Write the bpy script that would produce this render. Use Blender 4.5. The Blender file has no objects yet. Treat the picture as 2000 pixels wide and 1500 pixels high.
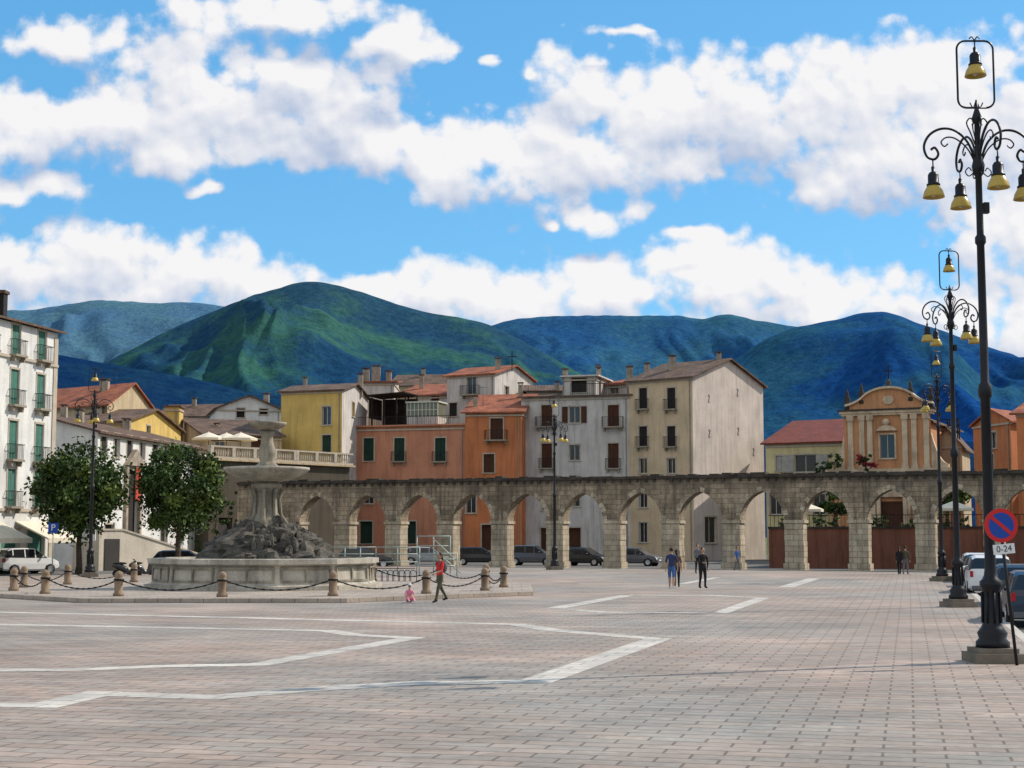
import bpy, math, random
import numpy as np
from mathutils import Vector, Matrix, noise
R=random.Random(11)
sc=bpy.context.scene
# ------------------------------------------------------------------ image pixel coordinates to world positions
EYE=2.35; FL=3000.0; TH=math.atan(295.6/FL); cT=math.cos(TH); sT=math.sin(TH)
def pixray(u,v):  # view ray through an image pixel; u and v are image coordinates
    a=(u-1000)/FL; b=(750-v)/FL
    return a, cT-b*sT, sT+b*cT
def zat(v,Y):
    _,y,z=pixray(1000,v); return EYE+Y*z/y
def pt(u,Y,z=5.0):
    d=Y*cT+(z-EYE)*sT
    return Vector(((u-1000)/FL*d, Y))
def gnd(u,v,z=0.0):
    x,y,zz=pixray(u,v); k=(z-EYE)/zz
    return Vector((x*k,y*k))
# ------------------------------------------------------------------ materials
MATS={}
def nn(nt,t,**kw):
    n=nt.nodes.new(t)
    for k,v in kw.items():
        setattr(n,k,v)
    return n
def mixc(nt,fac,a,b,mode='MIX'):
    m=nt.nodes.new('ShaderNodeMix'); m.data_type='RGBA'; m.blend_type=mode
    for sock,val in ((m.inputs[0],fac),(m.inputs[6],a),(m.inputs[7],b)):
        if hasattr(val,'links') or isinstance(val,bpy.types.NodeSocket): nt.links.new(val,sock)
        elif isinstance(val,(tuple,list)): sock.default_value=(*val[:3],1)
        else: sock.default_value=val
    return m.outputs[2]
def ramp(nt,src,a,b,ca=(0,0,0),cb=(1,1,1)):
    r=nt.nodes.new('ShaderNodeValToRGB'); nt.links.new(src,r.inputs[0])
    r.color_ramp.elements[0].position=a; r.color_ramp.elements[1].position=b
    r.color_ramp.elements[0].color=(*ca,1); r.color_ramp.elements[1].color=(*cb,1)
    return r.outputs[0]
def mat(name,col,rough=.85,var=.2,scale=1.2,bump=.3,metal=0,streak=0,kind=None,col2=None,bw=.6,bh=.3,mort=.012,rot=0,spec=.3,fine=14,dirt=(.05,.045,.04)):
    if name in MATS: return MATS[name]
    m=bpy.data.materials.new(name); m.use_nodes=True; nt=m.node_tree; L=nt.links
    bs=nt.nodes['Principled BSDF']; bs.inputs['Roughness'].default_value=rough; bs.inputs['Metallic'].default_value=metal
    bs.inputs['Specular IOR Level'].default_value=spec
    tc=nn(nt,'ShaderNodeTexCoord')
    n1=nn(nt,'ShaderNodeTexNoise'); n1.inputs['Scale'].default_value=scale; n1.inputs['Detail'].default_value=4; L.new(tc.outputs['Object'],n1.inputs['Vector'])
    n2=nn(nt,'ShaderNodeTexNoise'); n2.inputs['Scale'].default_value=scale*fine; n2.inputs['Detail'].default_value=2; L.new(tc.outputs['Object'],n2.inputs['Vector'])
    base=col; h=n2.outputs['Fac']
    if kind=='brick':
        mp=nn(nt,'ShaderNodeMapping'); mp.inputs['Rotation'].default_value=(0,0,rot); L.new(tc.outputs['UV'],mp.inputs['Vector'])
        bk=nn(nt,'ShaderNodeTexBrick'); L.new(mp.outputs[0],bk.inputs['Vector'])
        bk.inputs['Color1'].default_value=(*col,1); bk.inputs['Color2'].default_value=(*col2,1); bk.inputs['Mortar'].default_value=(*[c*.45 for c in col],1)
        bk.inputs['Scale'].default_value=1; bk.inputs['Brick Width'].default_value=bw; bk.inputs['Row Height'].default_value=bh; bk.inputs['Mortar Size'].default_value=mort
        bk.inputs['Mortar Smooth'].default_value=.3
        base=bk.outputs['Color']
    if kind=='tile':
        mp=nn(nt,'ShaderNodeMapping'); L.new(tc.outputs['UV'],mp.inputs['Vector'])
        bk=nn(nt,'ShaderNodeTexBrick'); L.new(mp.outputs[0],bk.inputs['Vector'])
        bk.inputs['Color1'].default_value=(*col,1); bk.inputs['Color2'].default_value=(*col2,1); bk.inputs['Mortar'].default_value=(*[c*.3 for c in col],1)
        bk.inputs['Scale'].default_value=1; bk.inputs['Brick Width'].default_value=.26; bk.inputs['Row Height'].default_value=.42; bk.inputs['Mortar Size'].default_value=.03
        bk.inputs['Mortar Smooth'].default_value=.8; bk.offset=0
        base=bk.outputs['Color']
        wv=nn(nt,'ShaderNodeTexWave'); wv.bands_direction='X'; wv.inputs['Scale'].default_value=1/.26/3.1416*1.57; L.new(mp.outputs[0],wv.inputs['Vector'])
        h=wv.outputs['Fac']
    if kind=='louver':
        wv=nn(nt,'ShaderNodeTexWave'); wv.bands_direction='Y'; wv.inputs['Scale'].default_value=6; L.new(tc.outputs['UV'],wv.inputs['Vector']); h=wv.outputs['Fac']
    r1=ramp(nt,n1.outputs['Fac'],.3,.7,(1-var,)*3,(1+var*.6,)*3)
    c=mixc(nt,1.0,base,r1,'MULTIPLY')
    r2=ramp(nt,n2.outputs['Fac'],.25,.75,(1-var*.6,)*3,(1+var*.3,)*3)
    c=mixc(nt,1.0,c,r2,'MULTIPLY')
    if streak:
        mp2=nn(nt,'ShaderNodeMapping'); mp2.inputs['Scale'].default_value=(1.6,1.6,.16); L.new(tc.outputs['Object'],mp2.inputs['Vector'])
        n3=nn(nt,'ShaderNodeTexNoise'); n3.inputs['Scale'].default_value=1.3; n3.inputs['Detail'].default_value=4; n3.inputs['Roughness'].default_value=.65; L.new(mp2.outputs[0],n3.inputs['Vector'])
        f=ramp(nt,n3.outputs['Fac'],.47,.75,(0,0,0),(streak,)*3)
        c=mixc(nt,f,c,dirt)
    L.new(c,bs.inputs['Base Color'])
    if bump:
        b=nn(nt,'ShaderNodeBump'); b.inputs['Strength'].default_value=bump; b.inputs['Distance'].default_value=.04; L.new(h,b.inputs['Height']); L.new(b.outputs[0],bs.inputs['Normal'])
    MATS[name]=m; return m
plaster=lambda n,c,s=.45: mat(n,c,.9,.16,.5,.25,streak=s,dirt=tuple(x*.38 for x in c))
GLASS=mat('window_glass',(.02,.022,.025),.12,.2,.6,0,spec=.6)
IRON=mat('wrought_iron',(.018,.018,.02),.45,.2,3,.1,metal=.6)
SHG=mat('green_shutter',(.015,.045,.03),.6,.2,2,.6,kind='louver')
SHL=mat('pale_green_shutter',(.06,.2,.15),.6,.2,2,.6,kind='louver')
SHB=mat('brown_shutter',(.085,.03,.015),.6,.2,2,.6,kind='louver')
SHD=mat('dark_shutter',(.022,.017,.014),.6,.2,2,.6,kind='louver')
SHW=mat('grey_shutter',(.45,.43,.38),.6,.2,2,.6,kind='louver')
FRM=mat('window_frame',(.5,.47,.42),.6,.1,2,0)
TRIM=mat('stone_trim',(.45,.39,.31),.85,.15,2,.2)
SLAB=mat('balcony_stone',(.3,.26,.2),.85,.2,2,.2)
TILE_O=mat('orange_roof_tiles',(.46,.14,.06),.85,.4,.8,.7,kind='tile',col2=(.28,.1,.06))
TILE_B=mat('brown_roof_tiles',(.21,.125,.085),.9,.45,.8,.7,kind='tile',col2=(.12,.085,.065))
TILE_R=mat('dark_red_roof_tiles',(.24,.055,.038),.85,.25,.8,.6,kind='tile',col2=(.18,.045,.03))
CHIM=mat('chimney_render',(.36,.3,.23),.9,.3,2,.3,streak=.5)
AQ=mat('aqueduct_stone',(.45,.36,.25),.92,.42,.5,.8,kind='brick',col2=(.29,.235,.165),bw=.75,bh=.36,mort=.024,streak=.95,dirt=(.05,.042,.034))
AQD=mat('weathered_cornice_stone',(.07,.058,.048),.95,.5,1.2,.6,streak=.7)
AQL=mat('pier_stone',(.56,.47,.35),.92,.32,.7,.6,kind='brick',col2=(.42,.35,.25),bw=.7,bh=.4,mort=.022,streak=.75,dirt=(.12,.1,.075))
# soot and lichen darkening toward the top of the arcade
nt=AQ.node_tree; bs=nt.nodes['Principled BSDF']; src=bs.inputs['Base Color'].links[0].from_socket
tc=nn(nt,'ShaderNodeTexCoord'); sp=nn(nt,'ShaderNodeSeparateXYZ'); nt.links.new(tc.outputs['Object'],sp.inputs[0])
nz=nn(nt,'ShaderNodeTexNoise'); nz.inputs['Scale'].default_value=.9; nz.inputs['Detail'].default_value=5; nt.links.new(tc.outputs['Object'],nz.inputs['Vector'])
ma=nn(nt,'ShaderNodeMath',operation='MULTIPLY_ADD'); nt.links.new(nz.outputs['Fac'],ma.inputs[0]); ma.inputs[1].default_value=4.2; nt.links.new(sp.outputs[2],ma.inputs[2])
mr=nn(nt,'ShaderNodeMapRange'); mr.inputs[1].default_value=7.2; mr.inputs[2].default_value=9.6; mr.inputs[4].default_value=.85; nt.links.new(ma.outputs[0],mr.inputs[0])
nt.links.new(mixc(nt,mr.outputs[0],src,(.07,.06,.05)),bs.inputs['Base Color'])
MARB=mat('fountain_marble',(.45,.41,.34),.7,.32,1.1,.3,streak=.75,dirt=(.1,.088,.07))
MARBD=mat('fountain_marble_weathered',(.3,.265,.205),.8,.4,1.6,.4,streak=.85,dirt=(.06,.052,.04))
ROCK=mat('mossy_rock',(.13,.118,.098),.95,.6,1.8,1.0,streak=.5)
WATER=mat('basin_water',(.05,.09,.08),.05,.2,1,.2,spec=.6)
YGLASS=mat('amber_lamp_glass',(.5,.35,.07),.25,.15,2,0)
RUBBER=mat('tyre_rubber',(.02,.02,.02),.9,.1,3,0)
CHROME=mat('alloy_metal',(.5,.5,.52),.3,.1,3,0,metal=.9)
# ------------------------------------------------------------------ mesh builder
class MB:
    def __init__(s,name):
        s.name=name; s.parts={}; s.cur=None; s.M=Matrix.Identity(4); s.part('body')
    def part(s,p):
        s.parts.setdefault(p,dict(v=[],f=[],m=[],ml=[],sm=[])); s.cur=s.parts[p]; return s
    def add(s,vs,fs,m,smooth=False):
        c=s.cur; o=len(c['v'])
        c['v']+= [tuple(s.M@Vector(v)) for v in vs]
        if m not in c['ml']: c['ml'].append(m)
        mi=c['ml'].index(m)
        for f in fs:
            c['f'].append([i+o for i in f]); c['m'].append(mi); c['sm'].append(smooth)
    def hexa(s,p,m):
        s.add(p,[(0,3,2,1),(4,5,6,7),(0,1,5,4),(1,2,6,5),(2,3,7,6),(3,0,4,7)],m)
    def box(s,x0,x1,y0,y1,z0,z1,m):
        s.hexa([(x0,y0,z0),(x1,y0,z0),(x1,y1,z0),(x0,y1,z0),(x0,y0,z1),(x1,y0,z1),(x1,y1,z1),(x0,y1,z1)],m)
    def lathe(s,prof,m,c=(0,0,0),seg=16,smooth=True,ph=0,caps=True):
        vs=[];fs=[]
        for r,z in prof:
            for i in range(seg):
                a=2*math.pi*i/seg+ph; vs.append((c[0]+r*math.cos(a),c[1]+r*math.sin(a),c[2]+z))
        for j in range(len(prof)-1):
            for i in range(seg):
                k=(i+1)%seg; fs.append((j*seg+i,j*seg+k,(j+1)*seg+k,(j+1)*seg+i))
        if caps:
            fs.append(tuple(range(seg-1,-1,-1))); fs.append(tuple((len(prof)-1)*seg+i for i in range(seg)))
        s.add(vs,fs,m,smooth)
    def tube(s,pts,r,m,seg=6,smooth=True):
        pts=[Vector(p) for p in pts]; n=len(pts); rr=r if isinstance(r,(list,tuple)) else [r]*n
        vs=[];fs=[]
        up=Vector((0.13,0.21,1)).normalized()
        for i,p in enumerate(pts):
            t=(pts[min(i+1,n-1)]-pts[max(i-1,0)])
            if t.length<1e-9: t=Vector((0,0,1))
            t.normalize()
            if abs(t.dot(up))>.97: a=t.cross(Vector((1,0.1,0))).normalized()
            else: a=t.cross(up).normalized()
            if i and a.dot(pa)<0: a=-a
            if i:
                a=(pa-t*pa.dot(t)).normalized() if (pa-t*pa.dot(t)).length>1e-3 else a
            pa=a; b=t.cross(a)
            for k in range(seg):
                an=2*math.pi*k/seg; vs.append(p+(a*math.cos(an)+b*math.sin(an))*rr[i])
        for i in range(n-1):
            for k in range(seg):
                l=(k+1)%seg; fs.append((i*seg+k,i*seg+l,(i+1)*seg+l,(i+1)*seg+k))
        fs.append(tuple(range(seg-1,-1,-1))); fs.append(tuple((n-1)*seg+k for k in range(seg)))
        s.add(vs,fs,m,smooth)
    def ball(s,c,r,m,seg=12,rings=8,jit=0):
        vs=[];fs=[]; r=r if isinstance(r,(tuple,list)) else (r,r,r)
        for j in range(rings+1):
            th=math.pi*j/rings
            for i in range(seg):
                a=2*math.pi*i/seg; k=1+(R.uniform(-jit,jit) if jit else 0)
                vs.append((c[0]+r[0]*k*math.sin(th)*math.cos(a),c[1]+r[1]*k*math.sin(th)*math.sin(a),c[2]+r[2]*k*math.cos(th)))
        for j in range(rings):
            for i in range(seg):
                k=(i+1)%seg; fs.append((j*seg+k,j*seg+i,(j+1)*seg+i,(j+1)*seg+k))
        s.add(vs,fs,m,jit==0)
    def prism(s,poly,fr,o0,o1,m):
        n=len(poly)
        vs=[fr(a,o0,b) for a,b in poly]+[fr(a,o1,b) for a,b in poly]
        fs=[tuple(range(n,2*n)),tuple(range(n-1,-1,-1))]+[(i,(i+1)%n,n+(i+1)%n,n+i) for i in range(n)]
        s.add(vs,fs,m)
    def done(s,loc=(0,0,0),rz=0,scale=1):
        root=bpy.data.objects.new(s.name,None); sc.collection.objects.link(root); root.empty_display_size=.3
        root.location=loc; root.rotation_euler=(0,0,rz); root.scale=(scale,)*3
        for p,c in s.parts.items():
            if not c['f']: continue
            me=bpy.data.meshes.new(p); me.from_pydata(c['v'],[],c['f'])
            for m in c['ml']: me.materials.append(m)
            me.polygons.foreach_set('material_index',c['m']); me.polygons.foreach_set('use_smooth',c['sm'])
            me.update(); autouv(me)
            ob=bpy.data.objects.new(p,me); sc.collection.objects.link(ob); ob.parent=root
        s.root=root; return root
def autouv(me):
    uv=me.uv_layers.new(name='UVMap'); V=me.vertices; data=[0.0]*(2*len(me.loops))
    for p in me.polygons:
        n=p.normal
        if abs(n.z)>.985: t=Vector((1,0,0)); b=Vector((0,1,0))
        else:
            t=Vector((-n.y,n.x,0)).normalized(); b=n.cross(t)
            if b.z<0: b=-b
        for li in p.loop_indices:
            co=V[me.loops[li].vertex_index].co
            data[2*li]=co.dot(t); data[2*li+1]=co.dot(b)
    uv.data.foreach_set('uv',data)
def inst(src,name,loc,rz=0,scale=1):
    root=bpy.data.objects.new(name,None); sc.collection.objects.link(root); root.location=loc; root.rotation_euler=(0,0,rz); root.scale=(scale,)*3
    for ch in src.children:
        o=bpy.data.objects.new(ch.name.split('.')[0],ch.data); sc.collection.objects.link(o); o.parent=root; o.matrix_local=ch.matrix_local.copy()
    return root
def frame(P,Q):
    d=(Q-P); L=d.length; t=d/L; n=Vector((t.y,-t.x))
    def fr(s,o,z): return (P.x+t.x*s+n.x*o, P.y+t.y*s+n.y*o, z)
    return fr,L,t,n
def fbox(mb,fr,s0,s1,o0,o1,z0,z1,m):
    mb.hexa([fr(s0,o1,z0),fr(s1,o1,z0),fr(s1,o0,z0),fr(s0,o0,z0),fr(s0,o1,z1),fr(s1,o1,z1),fr(s1,o0,z1),fr(s0,o0,z1)],m)
def facade(mb,P,Q,z0,z1,wall,wins,shut=SHB,trim=TRIM,px=True):
    """wins: (u,v,w,h,kind[,flags]) kind: o open shutters, c closed, g glass, d door;  flags: b balcony, s shallow balcony, n no trim"""
    fr,L,t,n=frame(P,Q); W=[]
    for w in wins:
        u,v,ww,hh,kd=w[:5]; fl=w[5] if len(w)>5 else ''
        if px:
            x,y,z=pixray(u,v); k=x/y; s=(k*P.y-P.x)/(t.x-k*t.y); zc=EYE+(P.y+t.y*s)*z/y
        else: s,zc=u,v
        s0,s1=s-ww/2,s+ww/2; a,b=max(zc-hh/2,z0+.02),min(zc+hh/2,z1-.1)
        if s0<.05 or s1>L-.05 or b-a<.2: continue
        if any(not(s1<q[0]+.01 or s0>q[1]-.01 or b<q[2]+.01 or a>q[3]-.01) for q in W): continue
        W.append((s0,s1,a,b,kd,fl))
    xs=sorted({0,L}|{q[0] for q in W}|{q[1] for q in W}); zs=sorted({z0,z1}|{q[2] for q in W}|{q[3] for q in W})
    mb.part('walls')
    for i in range(len(xs)-1):
        for j in range(len(zs)-1):
            cx=(xs[i]+xs[i+1])/2; cz=(zs[j]+zs[j+1])/2
            if any(q[0]<cx<q[1] and q[2]<cz<q[3] for q in W): continue
            mb.add([fr(xs[i],0,zs[j]),fr(xs[i+1],0,zs[j]),fr(xs[i+1],0,zs[j+1]),fr(xs[i],0,zs[j+1])],[(0,1,2,3)],wall)
    for s0,s1,a,b,kd,fl in W:
        mb.part('walls'); D=-.24
        for q in (((s0,a),(s0,b)),((s0,b),(s1,b)),((s1,b),(s1,a)),((s1,a),(s0,a))):
            (sa,za),(sb,zb)=q
            mb.add([fr(sa,0,za),fr(sb,0,zb),fr(sb,D,zb),fr(sa,D,za)],[(0,1,2,3)],wall)
        mb.part('windows')
        mb.add([fr(s0,D,a),fr(s1,D,a),fr(s1,D,b),fr(s0,D,b)],[(0,1,2,3)],shut if kd=='d' else GLASS)
        if kd in 'og':
            f=.06; sm=(s0+s1)/2
            for q in ((s0,s0+f,a,b),(s1-f,s1,a,b),(s0+f,s1-f,b-f,b),(s0+f,s1-f,a,a+f),(sm-.03,sm+.03,a+f,b-f)):
                fbox(mb,fr,q[0],q[1],D+.005,D+.06,q[2],q[3],FRM)
        if kd=='c':
            mb.part('shutters'); sm=(s0+s1)/2
            fbox(mb,fr,s0+.01,sm-.012,-.14,-.08,a+.01,b-.01,shut); fbox(mb,fr,sm+.012,s1-.01,-.14,-.08,a+.01,b-.01,shut)
        if kd=='o':
            mb.part('shutters'); hw=(s1-s0)/2
            fbox(mb,fr,s0-hw-.14,s0-.14,.035,.085,a,b,shut); fbox(mb,fr,s1+.14,s1+hw+.14,.035,.085,a,b,shut)
        if 'n' not in fl:
            mb.part('trim'); w=.12
            fbox(mb,fr,s0-w,s0,0,.03,a,b,trim); fbox(mb,fr,s1,s1+w,0,.03,a,b,trim); fbox(mb,fr,s0-w,s1+w,0,.05,b,b+.14,trim)
            if 'b' not in fl and 's' not in fl: fbox(mb,fr,s0-w-.04,s1+w+.04,0,.12,a-.09,a,trim)
        if 'b' in fl or 's' in fl:
            mb.part('balconies'); dp=.85 if 'b' in fl else .5; e=.5 if 'b' in fl else .22; s_0,s_1=s0-e,s1+e; zb=a-.02
            fbox(mb,fr,s_0,s_1,.002,dp,zb-.14,zb,SLAB)
            for sc_ in (s_0+.1,s_1-.25): mb.prism([(sc_,zb-.45),(sc_+.15,zb-.45),(sc_+.15,zb-.142),(sc_,zb-.142)],fr,.002,.35,SLAB)
            fbox(mb,fr,s_0,s_1,dp-.07,dp-.03,zb+.95,zb+.99,IRON); fbox(mb,fr,s_0,s_0+.03,.002,dp-.072,zb+.95,zb+.99,IRON); fbox(mb,fr,s_1-.03,s_1,.002,dp-.072,zb+.95,zb+.99,IRON)
            k=s_0
            while k<s_1: fbox(mb,fr,k,k+.02,dp-.065,dp-.045,zb+.002,zb+.948,IRON); k+=.15
            o=.1
            while o<dp-.1:
                fbox(mb,fr,s_0+.005,s_0+.025,o,o+.02,zb+.002,zb+.948,IRON); fbox(mb,fr,s_1-.025,s_1-.005,o,o+.02,zb+.002,zb+.948,IRON); o+=.17
    return fr,L
def slab(mb,q,m,th=.16):
    q=[Vector(p) for p in q]; lo=[p-Vector((0,0,th)) for p in q]
    mb.hexa([tuple(p) for p in lo]+[tuple(p) for p in q],m)
def building(name,A,B,C=None,depth=8,top=10,z0=-.2,wall=None,roof=('flat',),rmat=TILE_B,fw=(),rw=(),shut=SHB,trim=TRIM,cornice=True,over=.4,chim=()):
    mb=MB(name); d=(B-A).normalized(); n=Vector((-d.y,d.x))
    if C is None: C=B+n*depth
    D=A+(C-B)
    facade(mb,A,B,z0,top,wall,fw,shut,trim); facade(mb,B,C,z0,top,wall,rw,shut,trim)
    facade(mb,C,D,z0,top,wall,[]); facade(mb,D,A,z0,top,wall,[])
    b_=(C-B).normalized()
    def v3(p,z): return (p.x,p.y,z)
    kind=roof[0]
    Ae,Be,Ce,De=A-d*over-b_*over,B+d*over-b_*over,C+d*over+b_*over,D-d*over+b_*over
    e=.02
    if kind=='par':
        rise=roof[1]; k=roof[2] if len(roof)>2 else .5
        M1,M2=Ae.lerp(De,k),Be.lerp(Ce,k)
        mb.part('roof'); dr=rise*over/((B-C).length*k)
        slab(mb,[v3(Ae,top+e-dr),v3(Be,top+e-dr),v3(M2,top+rise),v3(M1,top+rise)],rmat)
        slab(mb,[v3(M1,top+rise-.003),v3(M2,top+rise-.003),v3(Ce,top+e-dr),v3(De,top+e-dr)],rmat)
        mb.part('walls'); m1,m2=A.lerp(D,k),B.lerp(C,k)
        mb.add([v3(B,top),v3(C,top),v3(m2,top+rise-.2)],[(0,1,2)],wall); mb.add([v3(D,top),v3(A,top),v3(m1,top+rise-.2)],[(0,1,2)],wall)
    elif kind=='perp':
        rise=roof[1]; M1,M2=Ae.lerp(Be,.5),De.lerp(Ce,.5); dr=rise*over/((B-A).length*.5)
        mb.part('roof')
        slab(mb,[v3(Be,top+e-dr),v3(Ce,top+e-dr),v3(M2,top+rise),v3(M1,top+rise)],rmat)
        slab(mb,[v3(M1,top+rise-.003),v3(M2,top+rise-.003),v3(De,top+e-dr),v3(Ae,top+e-dr)],rmat)
        mb.part('walls'); m1,m2=A.lerp(B,.5),D.lerp(C,.5)
        mb.add([v3(A,top),v3(B,top),v3(m1,top+rise-.2)],[(0,1,2)],wall); mb.add([v3(C,top),v3(D,top),v3(m2,top+rise-.2)],[(0,1,2)],wall)
    elif kind=='shed':
        rise=roof[1]; mb.part('roof')
        slab(mb,[v3(Ae,top+e),v3(Be,top+e),v3(Ce,top+rise),v3(De,top+rise)],rmat)
        mb.part('walls'); mb.add([v3(B,top),v3(C,top),v3(C,top+rise-.15)],[(0,1,2)],wall); mb.add([v3(D,top),v3(A,top),v3(D,top+rise-.15)],[(0,1,2)],wall)
    else:
        mb.part('roof'); slab(mb,[v3(Ae,top+.16),v3(Be,top+.16),v3(Ce,top+.16),v3(De,top+.16)],rmat)
    if cornice:
        fr,L,_,_=frame(A,B); mb.part('trim'); fbox(mb,fr,0,L,.003,.14,top-.42,top-.26,trim)
        fr,L,_,_=frame(B,C)
        if kind not in('par',): fbox(mb,fr,0,L,.003,.1,top-.42,top-.26,trim)
        fr,L,_,_=frame(A,B); fbox(mb,fr,L-.35,L-.27,.02,.1,max(z0,0),top-.44,SLAB)
    for (k,l,h,w) in chim:
        mb.part('chimneys')
        p=A+(B-A)*k+(C-B)*l; zz=top-.2; hh=zz+h
        mb.box(p.x-w/2,p.x+w/2,p.y-w/2,p.y+w/2,zz,hh,CHIM); mb.box(p.x-w/2-.08,p.x+w/2+.08,p.y-w/2-.08,p.y+w/2+.08,hh+.16,hh+.26,TILE_B)
        for a in (-1,1):
            for b in (-1,1): mb.box(p.x+a*w*.38-.05,p.x+a*w*.38+.05,p.y+b*w*.38-.05,p.y+b*w*.38+.05,hh,hh+.158,CHIM)
        if R.random()<.14:
            mb.part('antenna'); x=p.x+w+.3; y=p.y; zt=hh+1.2
            mb.tube([(x,y,top-.1),(x,y,zt)],.02,IRON,5); mb.tube([(x-.5,y,zt-.1),(x+.5,y,zt-.05)],.015,IRON,4)
            for q in (-.4,-.2,0,.2,.4): mb.tube([(x+q,y-.25,zt-.07),(x+q,y+.25,zt-.07)],.01,IRON,4)
    return mb
# ------------------------------------------------------------------ ground, piazza, roads
ASPH=mat('asphalt',(.15,.14,.13),.9,.2,.4,.3,fine=60)
EARTH=mat('grass_earth',(.1,.12,.05),.95,.3,.01,.2)
LAMPDIR=Vector((.249,.9685)); lampang=math.atan2(LAMPDIR.y,LAMPDIR.x)-math.pi/2
PAVE=mat('piazza_paving',(.42,.318,.258),.75,.24,.16,.3,kind='brick',col2=(.36,.305,.262),bw=.66,bh=.33,mort=.02,rot=-lampang,fine=40)
nt=PAVE.node_tree; L=nt.links; bs=nt.nodes['Principled BSDF']; src=bs.inputs['Base Color'].links[0].from_socket
tc=nt.nodes.new('ShaderNodeTexCoord')
mp=nt.nodes.new('ShaderNodeMapping'); mp.inputs['Rotation'].default_value=(0,0,-lampang); mp.inputs['Scale'].default_value=(1/1.32,1/.33,1); L.new(tc.outputs['UV'],mp.inputs[0])
vm=nt.nodes.new('ShaderNodeVectorMath'); vm.operation='FLOOR'; L.new(mp.outputs[0],vm.inputs[0])
wn=nt.nodes.new('ShaderNodeTexWhiteNoise'); L.new(vm.outputs[0],wn.inputs['Vector'])
rp=ramp(nt,wn.outputs['Value'],0,1,(.85,.84,.83),(1.12,1.11,1.1)); c=mixc(nt,1.0,src,rp,'MULTIPLY')
nz=nt.nodes.new('ShaderNodeTexNoise'); nz.inputs['Scale'].default_value=.07; nz.inputs['Detail'].default_value=5; L.new(tc.outputs['Object'],nz.inputs['Vector'])
f=ramp(nt,nz.outputs['Fac'],.42,.58); c=mixc(nt,f,c,mixc(nt,1.0,c,(.84,.96,1.02),'MULTIPLY'))
nz2=nt.nodes.new('ShaderNodeTexNoise'); nz2.inputs['Scale'].default_value=.45; nz2.inputs['Detail'].default_value=7; nz2.inputs['Roughness'].default_value=.72; L.new(tc.outputs['Object'],nz2.inputs['Vector'])
c=mixc(nt,1.0,c,ramp(nt,nz2.outputs['Fac'],.3,.7,(.74,.73,.72),(1.12,1.12,1.12)),'MULTIPLY'); L.new(c,bs.inputs['Base Color'])
STRIPE=mat('white_marble_band',(.6,.55,.48),.7,.25,.8,.15,kind='brick',col2=(.5,.46,.41),bw=.9,bh=.45,mort=.02,rot=.3)
g=MB('ground'); g.part('terrain_sheet')
S=14000; N=8
for i in range(N):
    for j in range(N):
        x0=-S+2*S*i/N; x1=-S+2*S*(i+1)/N; y0=-S+2*S*j/N; y1=-S+2*S*(j+1)/N
        g.add([(x0,y0,-.16),(x1,y0,-.16),(x1,y1,-.16),(x0,y1,-.16)],[(0,1,2,3)],EARTH)
g.done()
rd=MB('road'); rd.part('asphalt'); rd.add([(-130,-60,-.13),(130,-60,-.13),(130,200,-.13),(-130,200,-.13)],[(0,1,2,3)],ASPH)
WP=mat('road_paint',(.7,.7,.68),.7,.15,2,.1)
def kerbX(Y,off=.85): return 9.0+(Y-28.7)*.257+off
rd.part('lane_markings')
for k in range(12):
    Y0=10+k*8; rd.add([(kerbX(Y0,5.0),Y0,-.126),(kerbX(Y0,5.12),Y0,-.126),(kerbX(Y0+3,5.12),Y0+3,-.126),(kerbX(Y0+3,5.0),Y0+3,-.126)],[(0,1,2,3)],WP)
rd.done()
AQ0=Vector((-13.5,125.3)); BAY=Vector((4.25,-1.73)); aqt=BAY.normalized(); aqn=Vector((aqt.y,-aqt.x))
pz=MB('piazza_pavement'); pz.part('paving')
kb=[(kerbX(-20),-20),(kerbX(97.0),97.0)]
backM=AQ0+BAY*1+aqn*4
poly=[(-70,-20),kb[0],kb[1],(backM.x,backM.y),(-22,96),(-34,84),(-70,80)]
n=len(poly)
pz.add([(x,y,0) for x,y in poly],[tuple(range(n))],PAVE)
KERB=mat('kerb_stone',(.5,.46,.4),.8,.2,1,.2)
pz.part('kerbs')
for i in range(n):
    a=Vector(poly[i]); b=Vector(poly[(i+1)%n]); fr,Ln,_,_=frame(a,b); fbox(pz,fr,0,Ln,0,.22,-.15,.006,KERB)
pz.done()
st=MB('paving_bands')
def strip(pts,w,z):
    P=[gnd(u,v) for u,v in pts]; Ls=[];Rs=[]
    for i,p in enumerate(P):
        d0=(P[i]-P[i-1]).normalized() if i else (P[1]-P[0]).normalized()
        d1=(P[i+1]-P[i]).normalized() if i<len(P)-1 else d0
        n0=Vector((-d0.y,d0.x)); n1=Vector((-d1.y,d1.x)); m=n0+n1
        if m.length<.2: m=n0
        m.normalize(); k=min(1/max(m.dot(n0),.3),2.6)
        Ls.append(p+m*w/2*k); Rs.append(p-m*w/2*k)
    for i in range(len(P)-1):
        st.add([(Rs[i].x,Rs[i].y,z),(Rs[i+1].x,Rs[i+1].y,z),(Ls[i+1].x,Ls[i+1].y,z),(Ls[i].x,Ls[i].y,z)],[(0,1,2,3)],STRIPE)
st.part('bands')
strip([(-200,1216),(0,1220),(330,1226),(640,1232),(690,1240),(805,1246),(505,1298),(330,1301),(150,1308),(0,1309),(-200,1309)],.55,.004)
strip([(-200,1193),(0,1196),(480,1207),(900,1217),(1010,1220),(1080,1231),(1180,1240),(1285,1248),(1048,1331),(800,1335),(600,1347),(420,1362),(190,1355),(90,1378),(-200,1376)],.6,.005)
strip([(1085,1188),(1225,1163)],.6,.006)
strip([(1120,1191),(1180,1196),(1408,1197),(1490,1168),(1390,1163),(1228,1162)],.5,.0045)
strip([(1535,1147),(1590,1130)],.7,.006)
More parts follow.
